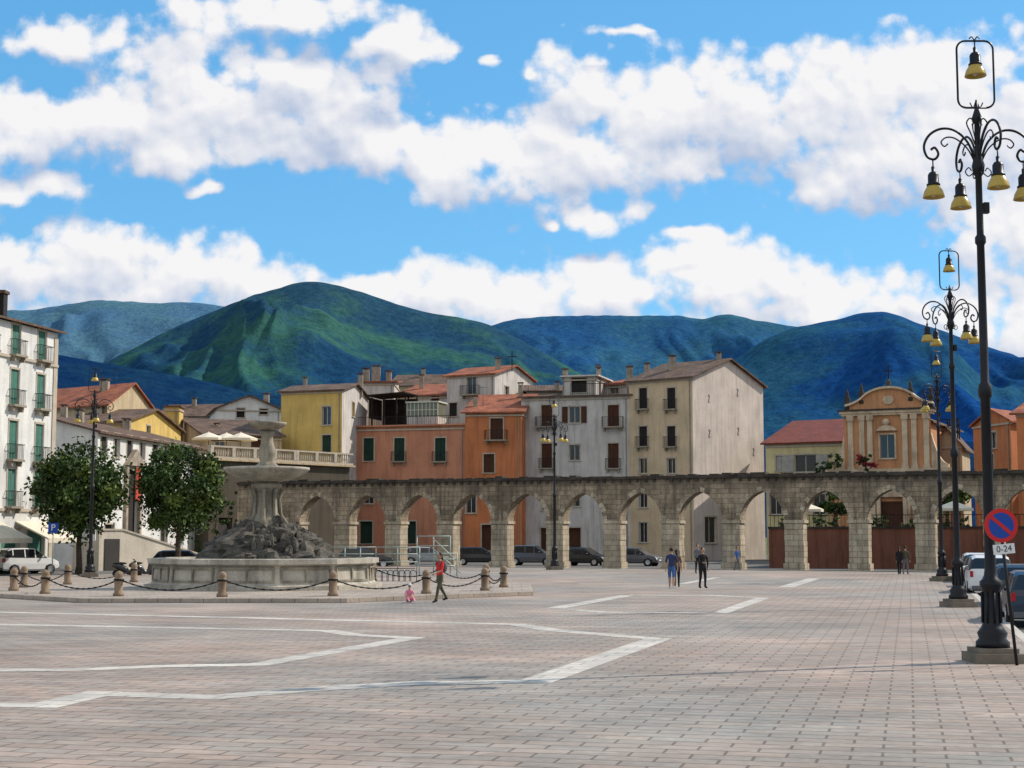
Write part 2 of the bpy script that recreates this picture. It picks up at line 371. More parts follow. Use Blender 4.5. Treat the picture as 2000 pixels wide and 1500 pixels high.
strip([(1130,1140),(1330,1141),(1400,1128)],.45,.006)
st.done()
# ------------------------------------------------------------------ aqueduct
aq=MB('stone_aqueduct'); T=1.35
def aqfr(s,o,z): return (AQ0.x+aqt.x*s+aqn.x*o, AQ0.y+aqt.y*s+aqn.y*o, z)
BL=BAY.length; PW=1.36; a_=(BL-PW)/2; SPR=3.45; CR=5.55; TOP=6.55; r_=CR-SPR; RR=(a_*a_+r_*r_)/(2*a_)
def archpts(c,nseg=10,ext=0):
    out=[]; cxo=RR-a_; R2=RR+ext; ap=math.acos(min(1,cxo/R2))
    for i in range(nseg+1):
        an=ap*i/nseg; out.append((c+cxo-R2*math.cos(an),SPR+R2*math.sin(an)))
    for i in range(nseg-1,-1,-1):
        an=ap*i/nseg; out.append((c-cxo+R2*math.cos(an),SPR+R2*math.sin(an)))
    return out
i0,i1=-2,20
for i in range(i0,i1):
    s=i*BL
    aq.part('piers')
    # courses of slightly uneven blocks
    zc=.35
    while zc<SPR-.24:
        h=min(R.uniform(.34,.5),SPR-.22-zc); jx=R.uniform(-.025,.025); jo=R.uniform(-.02,.02)
        fbox(aq,aqfr,s-PW/2+jx,s+PW/2+jx,-T/2+jo,T/2+jo,zc,zc+h,AQL); zc+=h
    fbox(aq,aqfr,s-PW/2-.1,s+PW/2+.1,-T/2-.1,T/2+.1,-.15,.35,AQL)
    fbox(aq,aqfr,s-PW/2-.1,s+PW/2+.1,-T/2-.08,T/2+.08,SPR-.22,SPR,AQL)
    aq.part('arches'); c=s+BL/2; ap=archpts(c)
    for o,flip in ((T/2,False),(-T/2,True)):
        for k in range(len(ap)-1):
            q=[aqfr(ap[k][0],o,ap[k][1]),aqfr(ap[k+1][0],o,ap[k+1][1]),aqfr(ap[k+1][0],o,TOP),aqfr(ap[k][0],o,TOP)]
            aq.add(q,[(0,1,2,3) if not flip else (3,2,1,0)],AQ)
        q=[aqfr(s-PW/2,o,SPR),aqfr(s+PW/2,o,SPR),aqfr(s+PW/2,o,TOP),aqfr(s-PW/2,o,TOP)]
        aq.add(q,[(0,1,2,3) if not flip else (3,2,1,0)],AQ)
    for k in range(len(ap)-1):
        aq.add([aqfr(ap[k][0],T/2,ap[k][1]),aqfr(ap[k][0],-T/2,ap[k][1]),aqfr(ap[k+1][0],-T/2,ap[k+1][1]),aqfr(ap[k+1][0],T/2,ap[k+1][1])],[(0,1,2,3)],AQ)
    aq.part('voussoirs')
    e0=archpts(c,9,0.0); e1=archpts(c,9,.36)
    for k in range(len(e0)-1):
        j=R.uniform(.02,.055)
        q=[e0[k],e0[k+1],e1[k+1],e1[k]]
        cx=sum(p[0] for p in q)/4; cz=sum(p[1] for p in q)/4
        q=[(cx+(p[0]-cx)*.95,cz+(p[1]-cz)*.95) for p in q]
        aq.prism(q,aqfr,T/2+.001,T/2+j,AQL if R.random()<.35 else AQ)
    aq.part('corbels')
    for k in range(7):
        sk=s+k*BL/7
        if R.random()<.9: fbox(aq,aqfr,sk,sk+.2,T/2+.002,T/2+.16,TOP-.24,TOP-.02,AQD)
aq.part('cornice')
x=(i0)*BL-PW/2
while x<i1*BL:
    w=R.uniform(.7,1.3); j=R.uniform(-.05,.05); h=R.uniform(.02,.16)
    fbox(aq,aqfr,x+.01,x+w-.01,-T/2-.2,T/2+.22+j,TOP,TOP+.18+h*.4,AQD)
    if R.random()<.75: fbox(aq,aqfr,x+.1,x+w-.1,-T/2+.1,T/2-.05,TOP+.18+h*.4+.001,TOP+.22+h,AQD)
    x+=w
aq.done()
# ------------------------------------------------------------------ buildings
P=pt
c_white=plaster('white_plaster',(.7,.69,.66),.35); c_wgrey=plaster('greyish_white_plaster',(.56,.52,.48),.75)
c_tan=plaster('tan_plaster',(.6,.46,.3),.45); c_gable=plaster('pale_gable_plaster',(.58,.5,.44),.5)
c_pink=plaster('terracotta_pink_plaster',(.54,.235,.14),.55); c_or=plaster('orange_plaster',(.55,.19,.075),.6)
c_yel=plaster('ochre_yellow_plaster',(.62,.44,.14),.5); c_pyel=plaster('pale_yellow_plaster',(.62,.53,.28),.5)
c_beige=plaster('beige_plaster',(.5,.39,.25),.65); c_dark=plaster('shaded_ivy_stone',(.085,.07,.05),.6)  # c_dark: shade and ivy both put into the terrace wall's base colour
c_red=plaster('terrace_wall_plaster',(.24,.1,.065),.8)
B1A,B1B,B1C=P(1230,156),P(1355,151),Vector((26.5,161.5))
fw=[]
for v,h in ((778,2.1),(852,2.0),(910,1.5),(975,1.7),(1040,2.0)):
    for u in (1256,1311): fw.append((u,v,1.0,h,'c' if v<900 else 'g','s' if v in(778,852) else ''))
m=building('tan_apartment_house',B1A,B1B,B1C,top=zat(733,151),wall=c_tan,roof=('par',2.3,.5),rmat=TILE_B,fw=fw,rw=[(1388,1035,2.2,2.6,'g')],shut=SHD,chim=[(.4,.25,2.6,.7),(.85,.5,3.0,.5)])
fr,Lg,_,_=frame(B1B,B1C); m.part('wall_anchors')
for s,z in ((3,8),(3,12.5),(3,16),(8.5,8),(8.5,13),(8.5,17),(11.5,11)):
    m.tube([fr(s-.1,.04,z+.4),fr(s+.1,.04,z+.25),fr(s,.04,z),fr(s-.1,.04,z-.25),fr(s+.1,.04,z-.4)],.03,IRON,4)
m.part('walls'); m.done()
wobj=[o for o in m.root.children if o.name.startswith('walls')][0]; wobj.data.materials.append(c_gable)
nb=Vector((B1C-B1B)).normalized(); nb3=Vector((nb.y,-nb.x,0))
for p in wobj.data.polygons:
    if abs(p.normal.dot(nb3))>.95: p.material_index=len(wobj.data.materials)-1
fw=[]
for u in (1068,1122,1198):
    fw+= [(u,812 if u!=1122 else 810,1.15,2.2 if u!=1122 else 1.7,'c' if u!=1122 else 'o','b' if u!=1122 else ''),
          (u,890 if u!=1122 else 884,1.1,2.5 if u!=1122 else 1.6,'c' if u!=1122 else 'g','s' if u!=1122 else ''),
          (u,975,1.1,2.3 if u!=1122 else 1.5,'g','b' if u==1198 else ''),(u,1055,1.3,2.5,'d')]
m=building('white_apartment_house',P(1018,159),P(1230,156),depth=11,top=zat(772,157),wall=c_wgrey,roof=('shed',1.0),rmat=TILE_B,fw=fw,shut=SHB,chim=[(.3,.5,3.4,.6),(.95,.3,3.2,.6),(.6,.6,3.6,.5)])
fr,Lw,_,_=frame(P(1018,159),P(1230,156)); m.part('roof_terrace')
zt=zat(772,157)
for k in range(28): fbox(m,fr,5+k*.2,5.03+k*.2,-1.2,-1.17,zt+.2,zt+1.3,IRON)
fbox(m,fr,5,10.6,-1.22,-1.15,zt+1.3,zt+1.36,IRON)
m.done()
m=building('rooftop_house',P(1103,163),P(1165,162),depth=6,z0=zat(775,158),top=zat(735,162),wall=c_wgrey,roof=('flat',),rmat=c_wgrey,fw=[(1131,751,1.7,1.7,'c')],shut=SHD,chim=[(.95,.3,1.4,.4)]); m.done()
m=building('rooftop_house',P(1172,166),P(1240,164),depth=9,z0=zat(790,160),top=zat(748,164),wall=c_wgrey,roof=('shed',1.6),rmat=TILE_O,fw=[(1200,760,1,1,'g')],chim=[(.2,.7,2.6,.5),(.6,.8,2.9,.6)]); m.done()
m=building('brown_roofed_house',P(1012,164),P(1098,163),depth=8,z0=8,top=zat(775,162),wall=c_beige,roof=('shed',1.5),rmat=TILE_B,chim=[(.7,.6,2.2,.5)]); m.done()
m=building('orange_house',P(908,157.5),P(1019,156.5),depth=8,top=zat(805,157),wall=c_or,roof=('shed',2.6),rmat=TILE_O,
  fw=[(970,838,1.3,2.2,'c','b'),(955,905,1.1,1.9,'c'),(920,985,1.0,1.8,'g'),(985,985,1.0,1.8,'c'),(955,1050,1.5,2.6,'d')],shut=SHB,chim=[(.1,.3,1.9,.5),(.8,.8,3.6,.5)])
m.done()
fw=[(u,878,1.15,2.4,'c','s' if u in(780,860) else '') for u in (680,720,780,860)]+[(u,965,1.1,2.0,'g') for u in (720,780,860)]+[(u,1040,1.4,2.3,'d') for u in (715,800,870)]
PA,PB=P(664,162),P(908,158)
m=building('terracotta_house',PA,PB,depth=9,top=zat(833,160),wall=c_pink,roof=('flat',),rmat=c_pink,fw=fw,shut=SHG)
fr,Lp,_,_=frame(PA,PB); zt=zat(833,160)+.16
WOOD=mat('dark_pergola_wood',(.03,.02,.015),.9,.4,2,.5)
m.part('pergola')
for s in (2.8,4.2,5.6,6.6):
    for o in (-1.5,-5): fbox(m,fr,s,s+.14,o-.14,o,zt,zt+3.1+(.5 if o<-3 else 0),WOOD)
for k in range(22): fbox(m,fr,2.4+k*.2,2.57+k*.2,-5.6,-1.0,zt+3.25+.012*k,zt+3.36+.012*k,WOOD)
fbox(m,fr,2.6,6.7,-5.4,-5.3,zt,zt+3.2,WOOD); fbox(m,fr,2.5,2.58,-5.2,-1.6,zt+.9,zt+3.1,WOOD)
GRF=mat('greenhouse_frame',(.5,.52,.42),.6,.1,2,0)
GRG=mat('greenhouse_pane',(.16,.17,.12),.25,.2,1,0,spec=.5)
m.part('conservatory'); s0,s1=6.9,10.4
fbox(m,fr,s0,s1,-4,-1.3,zt,zt+.9,c_wgrey); fbox(m,fr,s0+.05,s1-.05,-3.9,-1.4,zt+.9,zt+2.4,GRG); fbox(m,fr,s0-.1,s1+.1,-4.1,-1.2,zt+2.4,zt+2.55,GRF)
for k in range(9): fbox(m,fr,s0+k*(s1-s0-.08)/8,s0+.08+k*(s1-s0-.08)/8,-1.39,-1.3,zt+.9,zt+2.4,GRF)
fbox(m,fr,s0,s1,-1.39,-1.29,zt+1.6,zt+1.68,GRF)
m.part('railing')
for k in range(60): fbox(m,fr,.3+k*.2,.325+k*.2,-.3,-.275,zt,zt+.9,IRON)
fbox(m,fr,.3,12.3,-.32,-.26,zt+.9,zt+.95,IRON)
m.done()
m=building('stepped_white_house',P(775,176),P(885,174),depth=7,z0=5,top=zat(770,174),wall=c_wgrey,roof=('shed',2.0),rmat=TILE_O,fw=[(800,785,1,1.4,'g'),(850,785,1,1.4,'c')],chim=[(.2,.6,2.8,.5)]); m.done()
m=building('white_gabled_house',P(872,171),P(966,168),Vector(P(1042,177)),z0=2,top=zat(729,169),wall=c_wgrey,roof=('par',1.3,.5),rmat=TILE_O,fw=[(921,752,1.2,2.1,'g','b'),(885,800,1,1.5,'c')],rw=[(990,768,1,1.5,'g')],shut=SHD,chim=[(.9,.2,1.8,.6)])
cp=P(1000,171); zc=zat(715,171); m.part('iron_cross'); m.box(cp.x-.05,cp.x+.05,cp.y-.05,cp.y+.05,zc-.6,zc+1.7,IRON); m.box(cp.x-.5,cp.x-.052,cp.y-.04,cp.y+.04,zc+1.0,zc+1.1,IRON); m.box(cp.x+.052,cp.x+.5,cp.y-.04,cp.y+.04,zc+1.0,zc+1.1,IRON)
m.done()
m=building('low_tiled_house',P(1030,168),P(1100,168),depth=9,z0=4,top=zat(762,168),wall=c_beige,roof=('par',1.0),rmat=TILE_B); m.done()
YA,YB,YC=P(546,158),P(666,155.5),P(716,166)
m=building('yellow_house',YA,YB,YC,top=zat(760,156),wall=c_yel,roof=('par',1.1,.5),rmat=TILE_B,fw=[(638,812,1.0,1.9,'g'),(600,985,1.1,1.9,'g'),(638,868,1,1.9,'c'),(640,1000,1.1,2,'c')],rw=[(690,800,1,1.5,'g')],shut=SHG,chim=[(.15,.5,1.9,.4),(1.0,.7,2.3,.5)])
m.done(); wobj=[o for o in m.root.children if o.name.startswith('walls')][0]; wobj.data.materials.append(c_wgrey)
q=(YC-YB).normalized(); q3=Vector((q.y,-q.x,0))
for p in wobj.data.polygons:
    if p.normal.dot(q3)>.95: p.material_index=len(wobj.data.materials)-1
m=building('chimney_house',P(700,170),P(768,170),depth=7,z0=5,top=zat(745,170),wall=c_wgrey,roof=('shed',.8),rmat=TILE_O,chim=[(.15,.2,1.6,.7),(.5,.2,1.9,.5),(.8,.3,1.4,.6),(.3,.7,2.3,.5)]); m.done()
TA,TB=P(408,134),P(682,148)
m=building('balustraded_terrace_house',TA,TB,depth=9,top=zat(905,140),wall=c_dark,roof=('flat',),rmat=c_beige,fw=[(440,1040,1.6,2.6,'d','n'),(500,1040,1.6,2.6,'d','n')],shut=SHD,cornice=False)
fr,Lt,_,_=frame(TA,TB); zt=zat(905,140)+.16; m.part('balustrade')
fbox(m,fr,-.2,Lt+.2,-.1,.3,zt+.001,zt+.2,TRIM); fbox(m,fr,-.2,Lt+.2,-.1,.3,zt+1.0,zt+1.15,TRIM)
k=0
while k<Lt:
    c=fr(k,.1,0)
    if int(k/.28)%9==0: fbox(m,fr,k-.18,k+.18,-.12,.32,zt+.2,zt+1.0,TRIM)
    else: m.lathe([(.07,.2),(.05,.3),(.1,.5),(.05,.8),(.07,1.0)],TRIM,(c[0],c[1],zt),8)
    k+=.28
m.done()
CANV=mat('canvas',(.7,.63,.5),.9,.1,2,.1)
def parasol(loc,r=1.6,h=2.6,name='market_parasol'):
    p=MB(name); p.part('pole'); p.tube([(0,0,0),(0,0,h)],.03,IRON,6); p.part('canopy')
    p.lathe([(r,h-.75),(r,h-.55),(.08,h),(.02,h+.1)],CANV,seg=8,smooth=False); p.done(loc)
for u,dy in ((405,4),(440,5),(468,4.5)): q=P(u,141+dy); parasol((q.x,q.y,zat(905,140)+.16),1.6,3.0)
m=building('brown_roofed_house',P(398,152),P(548,155),depth=11,z0=0,top=zat(848,152),wall=c_beige,roof=('shed',2.4),rmat=TILE_B,fw=[(430,862,1,1.2,'g'),(500,862,1,1.2,'c')],chim=[(.3,.5,1.5,.5)]); m.done()
m=building('small_white_house',P(420,176),P(546,178),depth=10,z0=0,top=zat(795,176),wall=c_white,roof=('perp',1.5),rmat=TILE_B,fw=[(470,806,.9,1.1,'c'),(515,800,.9,1.1,'c')],shut=SHD,chim=[(.8,.2,1.9,.6)]); m.done()
m=building('brown_roofed_house',P(335,165),P(425,168),depth=10,z0=0,top=zat(838,165),wall=c_beige,roof=('shed',2.2),rmat=TILE_B,chim=[(.6,.5,1.6,.5)]); m.done()
m=building('orange_roofed_house',P(40,150),P(205,143),P(300,155),z0=0,top=zat(792,146),wall=c_beige,roof=('par',2.5,.5),rmat=TILE_O,rw=[(235,772,1,1.3,'c'),(270,790,1,1.3,'g')],shut=SHD,chim=[(.75,.35,2.8,.8)]); m.done()
m=building('yellow_house',P(130,139),P(240,138),P(350,152),z0=0,top=zat(822,139),wall=c_yel,roof=('par',1.6,.5),rmat=TILE_B,rw=[(290,838,1,1.2,'g')],chim=[(.2,.3,1.6,.5)]); m.done()
m=building('yellow_turret_house',P(318,160),P(346,160),depth=2,z0=4,top=zat(795,160),wall=c_yel,roof=('flat',),rmat=TILE_B,over=.2); m.done()
m=building('beige_house',P(80,128),P(190,131),depth=10,z0=0,top=zat(822,129),wall=c_beige,roof=('shed',1.4),rmat=TILE_B,fw=[(130,860,1,1.4,'c')],chim=[(.6,.3,1.6,.5)]); m.done()
WA,WB=P(188,114),P(404,138)
fw=[]
for u in (203,228,253,278,303,325,345,365,383): fw.append((u,868+(u-203)*.11,1.1,1.8,'g' if (u//25)%2 else 'c'))
for u in (212,300,325,350,380): fw.append((u,960,1.2,2.2,'o' if u==300 else 'g'))
fw+=[(258,985,2.3,5.5,'d'),(213,1062,1.8,2.9,'d'),(320,1040,1.5,2.4,'d')]
m=building('long_white_house',WA,WB,WB+Vector((-12,3)),top=zat(842,115),wall=c_white,roof=('par',1.6,.5),rmat=TILE_B,fw=fw,shut=SHD,chim=[(.3,.4,2.2,.6),(.7,.4,2.2,.6)])
fr,Lw,lt_,_=frame(WA,WB)
RED=mat('red_banner_cloth',(.5,.06,.03),.8,.2,2,0)
x_,y_,z_=pixray(258,935); k=x_/y_; sb=(k*WA.y-WA.x)/(lt_.x-k*lt_.y); zb_=zat(935,WA.y+lt_.y*sb)
m.part('portal'); fbox(m,fr,sb-1.6,sb-1.2,.002,.25,0,zb_+1.0,CHIM); fbox(m,fr,sb+1.2,sb+1.6,.002,.25,0,zb_+1.0,CHIM); m.prism([(sb-1.9,zb_+1.0),(sb+1.9,zb_+1.0),(sb,zb_+2.3)],fr,.002,.4,CHIM)
m.part('banner'); fbox(m,fr,sb-.5,sb+.5,.5,.54,zb_-1.8,zb_+.9,RED)
m.done()
stc=MB('stone_staircase'); stc.part('steps')
SA,SB=P(196,108),P(420,118)
fr,Ls,_,_=frame(SA,SB)
STW=plaster('stair_render',(.55,.49,.4),.4)
zt0=zat(1036,108)
stc.prism([(0,-.15),(Ls,-.15),(Ls,.5),(2.2,zt0),(0,zt0)],fr,-.35,0,STW)
for k in range(14):
    f0=k/14; s_=2.2+(Ls-2.2)*f0; zz=(zt0-.7)*(1-f0)
    fbox(stc,fr,s_,s_+(Ls-2.2)/14,-2.6,-.352,-.15,max(zz,.05),STW)
fbox(stc,fr,0,2.2,-2.6,-.352,-.15,zt0-.7,STW)
stc.part('coping'); stc.prism([(2.2,zt0),(Ls,.5),(Ls,.62),(2.2,zt0+.12),(0,zt0+.12),(0,zt0)],fr,-.42,.08,TRIM)
stc.part('door'); fbox(stc,fr,.5,1.9,0.002,.06,-.12,2.1,SHD)
stc.done()
# left white apartment block
d8=Vector((1.45,6.6)).normalized(); L8B=P(104,105); L8A=L8B-d8*34
zr=[(zat(675,103),2.0,'c','s'),(zat(765,103),2.3,'c','s'),(zat(865,103),2.5,'c','s'),(zat(955,103),2.4,'c','s'),(1.3,2.8,'d','')]
mb=MB('white_apartment_block')
ws=[]
for k in range(10):
    s=34-2.1-k*3.3
    for j,(z,h,kd,b) in enumerate(zr):
        ws.append((s,z,1.05 if kd!='d' else 2.2,h,kd,b))
ztop=zat(652,105)
facade(mb,L8A,L8B,-.2,ztop,c_white,ws,SHL,TRIM,px=False)
C8=L8B+Vector((-12,2.6)); D8=L8A+Vector((-12,2.6))
facade(mb,L8B,C8,-.2,ztop,c_white,[]); facade(mb,C8,D8,-.2,ztop,c_white,[]); facade(mb,D8,L8A,-.2,ztop,c_white,[])
fr,L8,_,_=frame(L8A,L8B)
mb.part('roof'); slab(mb,[(*(fr(-.5,.45,0)[:2]),ztop+.15),(*(fr(L8+.4,.45,0)[:2]),ztop+.15),(*(fr(L8+.4,-6,0)[:2]),ztop+1.2),(*(fr(-.5,-6,0)[:2]),ztop+1.2)],TILE_B,.14)
slab(mb,[(*(fr(-.5,-6,0)[:2]),ztop+1.195),(*(fr(L8+.4,-6,0)[:2]),ztop+1.195),(*(fr(L8+.4,-12.6,0)[:2]),ztop+.15),(*(fr(-.5,-12.6,0)[:2]),ztop+.15)],TILE_B,.14)
mb.part('trim')
for z in (zat(712,103),zat(1000,103)): fbox(mb,fr,0,L8,.003,.13,z,z+.18,TRIM)
fbox(mb,fr,L8-.5,L8,.003,.06,-.1,ztop-.3,TRIM)
mb.part('chimneys'); cpt=fr(L8-4.2,-2,0); mb.box(cpt[0]-.4,cpt[0]+.4,cpt[1]-.4,cpt[1]+.4,ztop,ztop+2.2,SHD); mb.box(cpt[0]-.5,cpt[0]+.5,cpt[1]-.5,cpt[1]+.5,ztop+2.2,ztop+2.4,TILE_B)
mb.part('shop_awning')
for s0 in (L8-4.8,L8-11,L8-18,L8-25):
    z=zat(1020,103); mb.hexa([fr(s0,0.01,z-.05),fr(s0+4.2,.01,z-.05),fr(s0+4.2,2.4,z-1.15),fr(s0,2.4,z-1.15),fr(s0,.01,z+.05),fr(s0+4.2,.01,z+.05),fr(s0+4.2,2.4,z-1.05),fr(s0,2.4,z-1.05)],CANV)
    mb.add([fr(s0,2.41,z-1.05),fr(s0+4.2,2.41,z-1.05),fr(s0+4.2,2.41,z-1.35),fr(s0,2.41,z-1.35)],[(0,1,2,3)],CANV)
mb.done()
# ---- right side: terrace, church, houses
tP=AQ0+BAY*7.25-aqn*6.5; tQ=tP+aqt*62
TZ=2.85
tr=MB('terrace_wall'); fr,Lt,_,_=frame(tP,tQ); tr.part('wall'); fbox(tr,fr,0,Lt,-.4,0,-.16,TZ,c_red); tr.part('coping'); fbox(tr,fr,-.05,Lt,-.45,.08,TZ+.001,TZ+.16,AQD)
for k in range(12): fbox(tr,fr,2+k*4.6,2.5+k*4.6,.001,.12,-.15,TZ-.02,c_red)
tr.part('terrace_floor')
fbox(tr,fr,0,Lt,-45,-.401,-.16,TZ-.2,ASPH)
tr.part('railing')
k=.1
while k<Lt: fbox(tr,fr,k,k+.03,-.2,-.17,TZ+.161,TZ+1.0,IRON); k+=.3
fbox(tr,fr,0,Lt,-.22,-.15,TZ+1.0,TZ+1.05,IRON)
tr.done()
m=building('pale_yellow_house',P(1497,153),P(1652,149),depth=9,z0=0,top=zat(864,151),wall=c_pyel,roof=('shed',2.9),rmat=TILE_R,fw=[(1573,905,2.2,1.7,'o'),(1525,905,1,1.5,'c'),(1515,985,1.2,2,'g'),(1600,985,1.2,2,'g')],shut=SHW)
m.done()
c_chor=plaster('church_ochre_plaster',(.56,.27,.13),.65); c_chcr=mat('church_cream_stone',(.64,.5,.34),.9,.28,1,.4,streak=.6,dirt=(.22,.13,.08))
CA,CB=P(1652,143),P(1822,139.5); fr,Lc,ct,cn=frame(CA,CB)
ch=MB('baroque_church'); zc1=zat(806,141); zc0=zat(915,141)
def sz(u,v):
    x,y,z=pixray(u,v); k=x/y; s=(k*CA.y-CA.x)/(ct.x-k*ct.y); return s,EYE+(CA.y+ct.y*s)*z/y
facade(ch,CA,CB,zc0,zc1,c_chor,[(1733,872,1.35,2.2,'g')],trim=c_chcr)
ch.part('lower_tier')
fbox(ch,fr,-1.5,Lc+1.5,-1.2,-.25,TZ-.3,zc0-.3,c_chor)
ch.part('cornices')
fbox(ch,fr,-1.8,Lc+1.8,-1.2,.3,zc0-.3,zc0-.002,c_chcr); fbox(ch,fr,-1.6,Lc+1.6,-1.1,.15,zc0-.55,zc0-.302,c_chcr)
fbox(ch,fr,-.35,Lc+.35,-.8,.4,zc1+.002,zc1+.22,c_chcr); fbox(ch,fr,-.2,Lc+.2,-.8,.28,zc1-.2,zc1,c_chcr); fbox(ch,fr,-.5,Lc+.5,-.8,.52,zc1+.222,zc1+.38,AQD)
ch.part('pilasters')
for u in (1662,1684,1700,1768,1786,1810):
    s,_=sz(u,860); fbox(ch,fr,s-.24,s+.24,.002,.2,zc0+.25,zc1-.65,c_chcr); fbox(ch,fr,s-.32,s+.32,.002,.28,zc1-.65,zc1-.2,c_chcr); fbox(ch,fr,s-.32,s+.32,.002,.28,zc0,zc0+.25,c_chcr)
    fbox(ch,fr,s-.3,s+.3,-.248,-.05,TZ-.2,zc0-.56,c_chcr)
ch.part('pediment')
s0,_=sz(1652,800); s1,_=sz(1822,800); sm=(s0+s1)/2; z0=zc1+.38
def prof(x):
    ax=abs(x)
    return .1+ (1.75*math.sqrt(max(0,1-(ax/.7)**2)) if ax<.62 else .2+.6*((1-ax)/.38)**1.6)
xs=[-1+2*i/36 for i in range(37)]
hw=(s1-s0)/2
poly=[(sm-hw,z0)]+[(sm+x*hw,z0+prof(x)) for x in xs]+[(sm+hw,z0)]
poly=poly[::-1]
ch.prism(poly,fr,-.7,.15,c_chor)
for i in range(36):
    xa,xb=xs[i],xs[i+1]; ch.prism([(sm+xb*hw,z0+prof(xb)+.22),(sm+xa*hw,z0+prof(xa)+.22),(sm+xa*hw,z0+prof(xa)+.01),(sm+xb*hw,z0+prof(xb)+.01)],fr,-.75,.42,c_chcr)
ch.part('medallion'); ch.prism([(sm+.5*math.cos(a*math.pi/8),z0+.8+.4*math.sin(a*math.pi/8)) for a in range(16)],fr,.15,.25,c_chcr)
sw,zw=sz(1733,872)
ch.part('window_pediment'); ch.prism([(sw+1.0,zw+1.45),(sw+.6,zw+1.8),(sw,zw+2.0),(sw-.6,zw+1.8),(sw-1.0,zw+1.45)],fr,.05,.35,c_chcr)
ch.ball(fr(sw,.3,zw+2.25),(.35,.15,.3),c_chcr)
ch.part('finials')
for u,dz in ((1655,-.2),(1683,.5),(1779,.6),(1818,-.2)):
    s,_=sz(u,790); c=fr(s,0,0); ch.lathe([(.28,0),(.28,.3),(.12,.4),(.28,.8),(.3,1.0),(.12,1.3),(.16,1.5),(.03,1.9)],AQD,(c[0],c[1],zc1+.38+max(dz,0)+.05),10)
c=fr(sm,-.1,0); zz=z0+1.85
ch.lathe([(.3,0),(.2,.3),(.25,.5),(.08,.8)],AQD,(c[0],c[1],zz+.1),10)
ch.part('iron_cross'); ch.box(c[0]-.05,c[0]+.05,c[1]-.05,c[1]+.05,zz+.8,zz+2.3,IRON); ch.box(c[0]-.42,c[0]-.052,c[1]-.04,c[1]+.04,zz+1.6,zz+1.7,IRON); ch.box(c[0]+.052,c[0]+.42,c[1]-.04,c[1]+.04,zz+1.6,zz+1.7,IRON)
ch.part('volutes')
for sg,sb in ((-1,0),(1,Lc)):
    pl=[(sb,zc0+.01),(sb,zc0+3.2)]+[(sb+sg*1.5*(k/8)**1.0,zc0+.35+2.8*(1-k/8)**2.2) for k in range(1,9)]+[(sb+sg*1.5,zc0+.01)]
    if sg>0: pl=pl[::-1]
    ch.prism(pl,fr,-.6,.05,c_chcr)
ch.part('portal')
sp,_=sz(1740,975)
for dx in (-1.3,1.1): fbox(ch,fr,sp+dx,sp+dx+.35,-.249,.1,TZ-.2,zc0-2.6,c_chcr)
ch.prism([(sp+1.7*math.cos(a*math.pi/10),zc0-2.6+1.1*math.sin(a*math.pi/10)) for a in range(11)],fr,-.249,.15,c_chcr)
fbox(ch,fr,sp-.95,sp+1.1,-.249,-.2,TZ-.2,zc0-3,SHB)
ch.part('nave')
fbox(ch,fr,.3,Lc-.3,-16,-.9,TZ-.3,zc1-.8,c_chor)
slab(ch,[fr(-.1,-.81,zc1-.8),fr(Lc/2,-.81,zc1+.9),fr(Lc/2,-16.4,zc1+.9),fr(-.1,-16.4,zc1-.8)],TILE_B); slab(ch,[fr(Lc/2+.001,-.81,zc1+.9),fr(Lc+.1,-.81,zc1-.8),fr(Lc+.1,-16.4,zc1-.8),fr(Lc/2+.001,-16.4,zc1+.9)],TILE_B)
ch.done()
m=building('church_annex',P(1826,146),P(1882,145),depth=7,z0=0,top=zat(868,146),wall=c_beige,roof=('perp',1.6),rmat=TILE_B)
fr,La,_,_=frame(P(1826,146),P(1882,145)); m.part('bell_frame')
for s in (.3,1.2,2.1):
    for o in (-1,-2.5): fbox(m,fr,s,s+.12,o-.12,o,zat(868,146)+.5,zat(818,146),IRON)
for z in (zat(845,146),zat(832,146),zat(820,146)): fbox(m,fr,.2,2.4,-1.11,-1.03,z,z+.1,IRON)
m.done()
m=building('orange_gabled_house',P(1905,137),P(1978,131),P(2090,140),z0=0,top=zat(822,133),wall=c_or,roof=('perp',1.2),rmat=TILE_O,fw=[(1935,905,1,1.6,'c'),(1940,860,1,1.4,'g')],rw=[(2000,880,1,1.8,'c')]); m.done()
m=building('brown_house',P(1990,120),P(2140,116),depth=10,z0=0,top=zat(800,118),wall=c_or,roof=('par',1.8),rmat=TILE_O,fw=[(2020,850,1.1,1.9,'c'),(2080,850,1.1,1.9,'c')]); m.done()
for k,(u,Y,t_,w_) in enumerate(((-150,150,800,c_beige),(2180,135,780,c_pyel),(2330,125,770,c_tan),(300,190,812,c_wgrey),(760,195,752,c_beige))):
    m=building('town_house',P(u,Y),P(u+170,Y-2),depth=10,z0=0,top=zat(t_,Y),wall=w_,roof=('par',1.8),rmat=TILE_B,fw=[(u+40+45*j,t_+25+i*45,1,1.6,'c') for j in range(3) for i in range(3)],chim=[(.3,.4,2.5,.5)]); m.done()
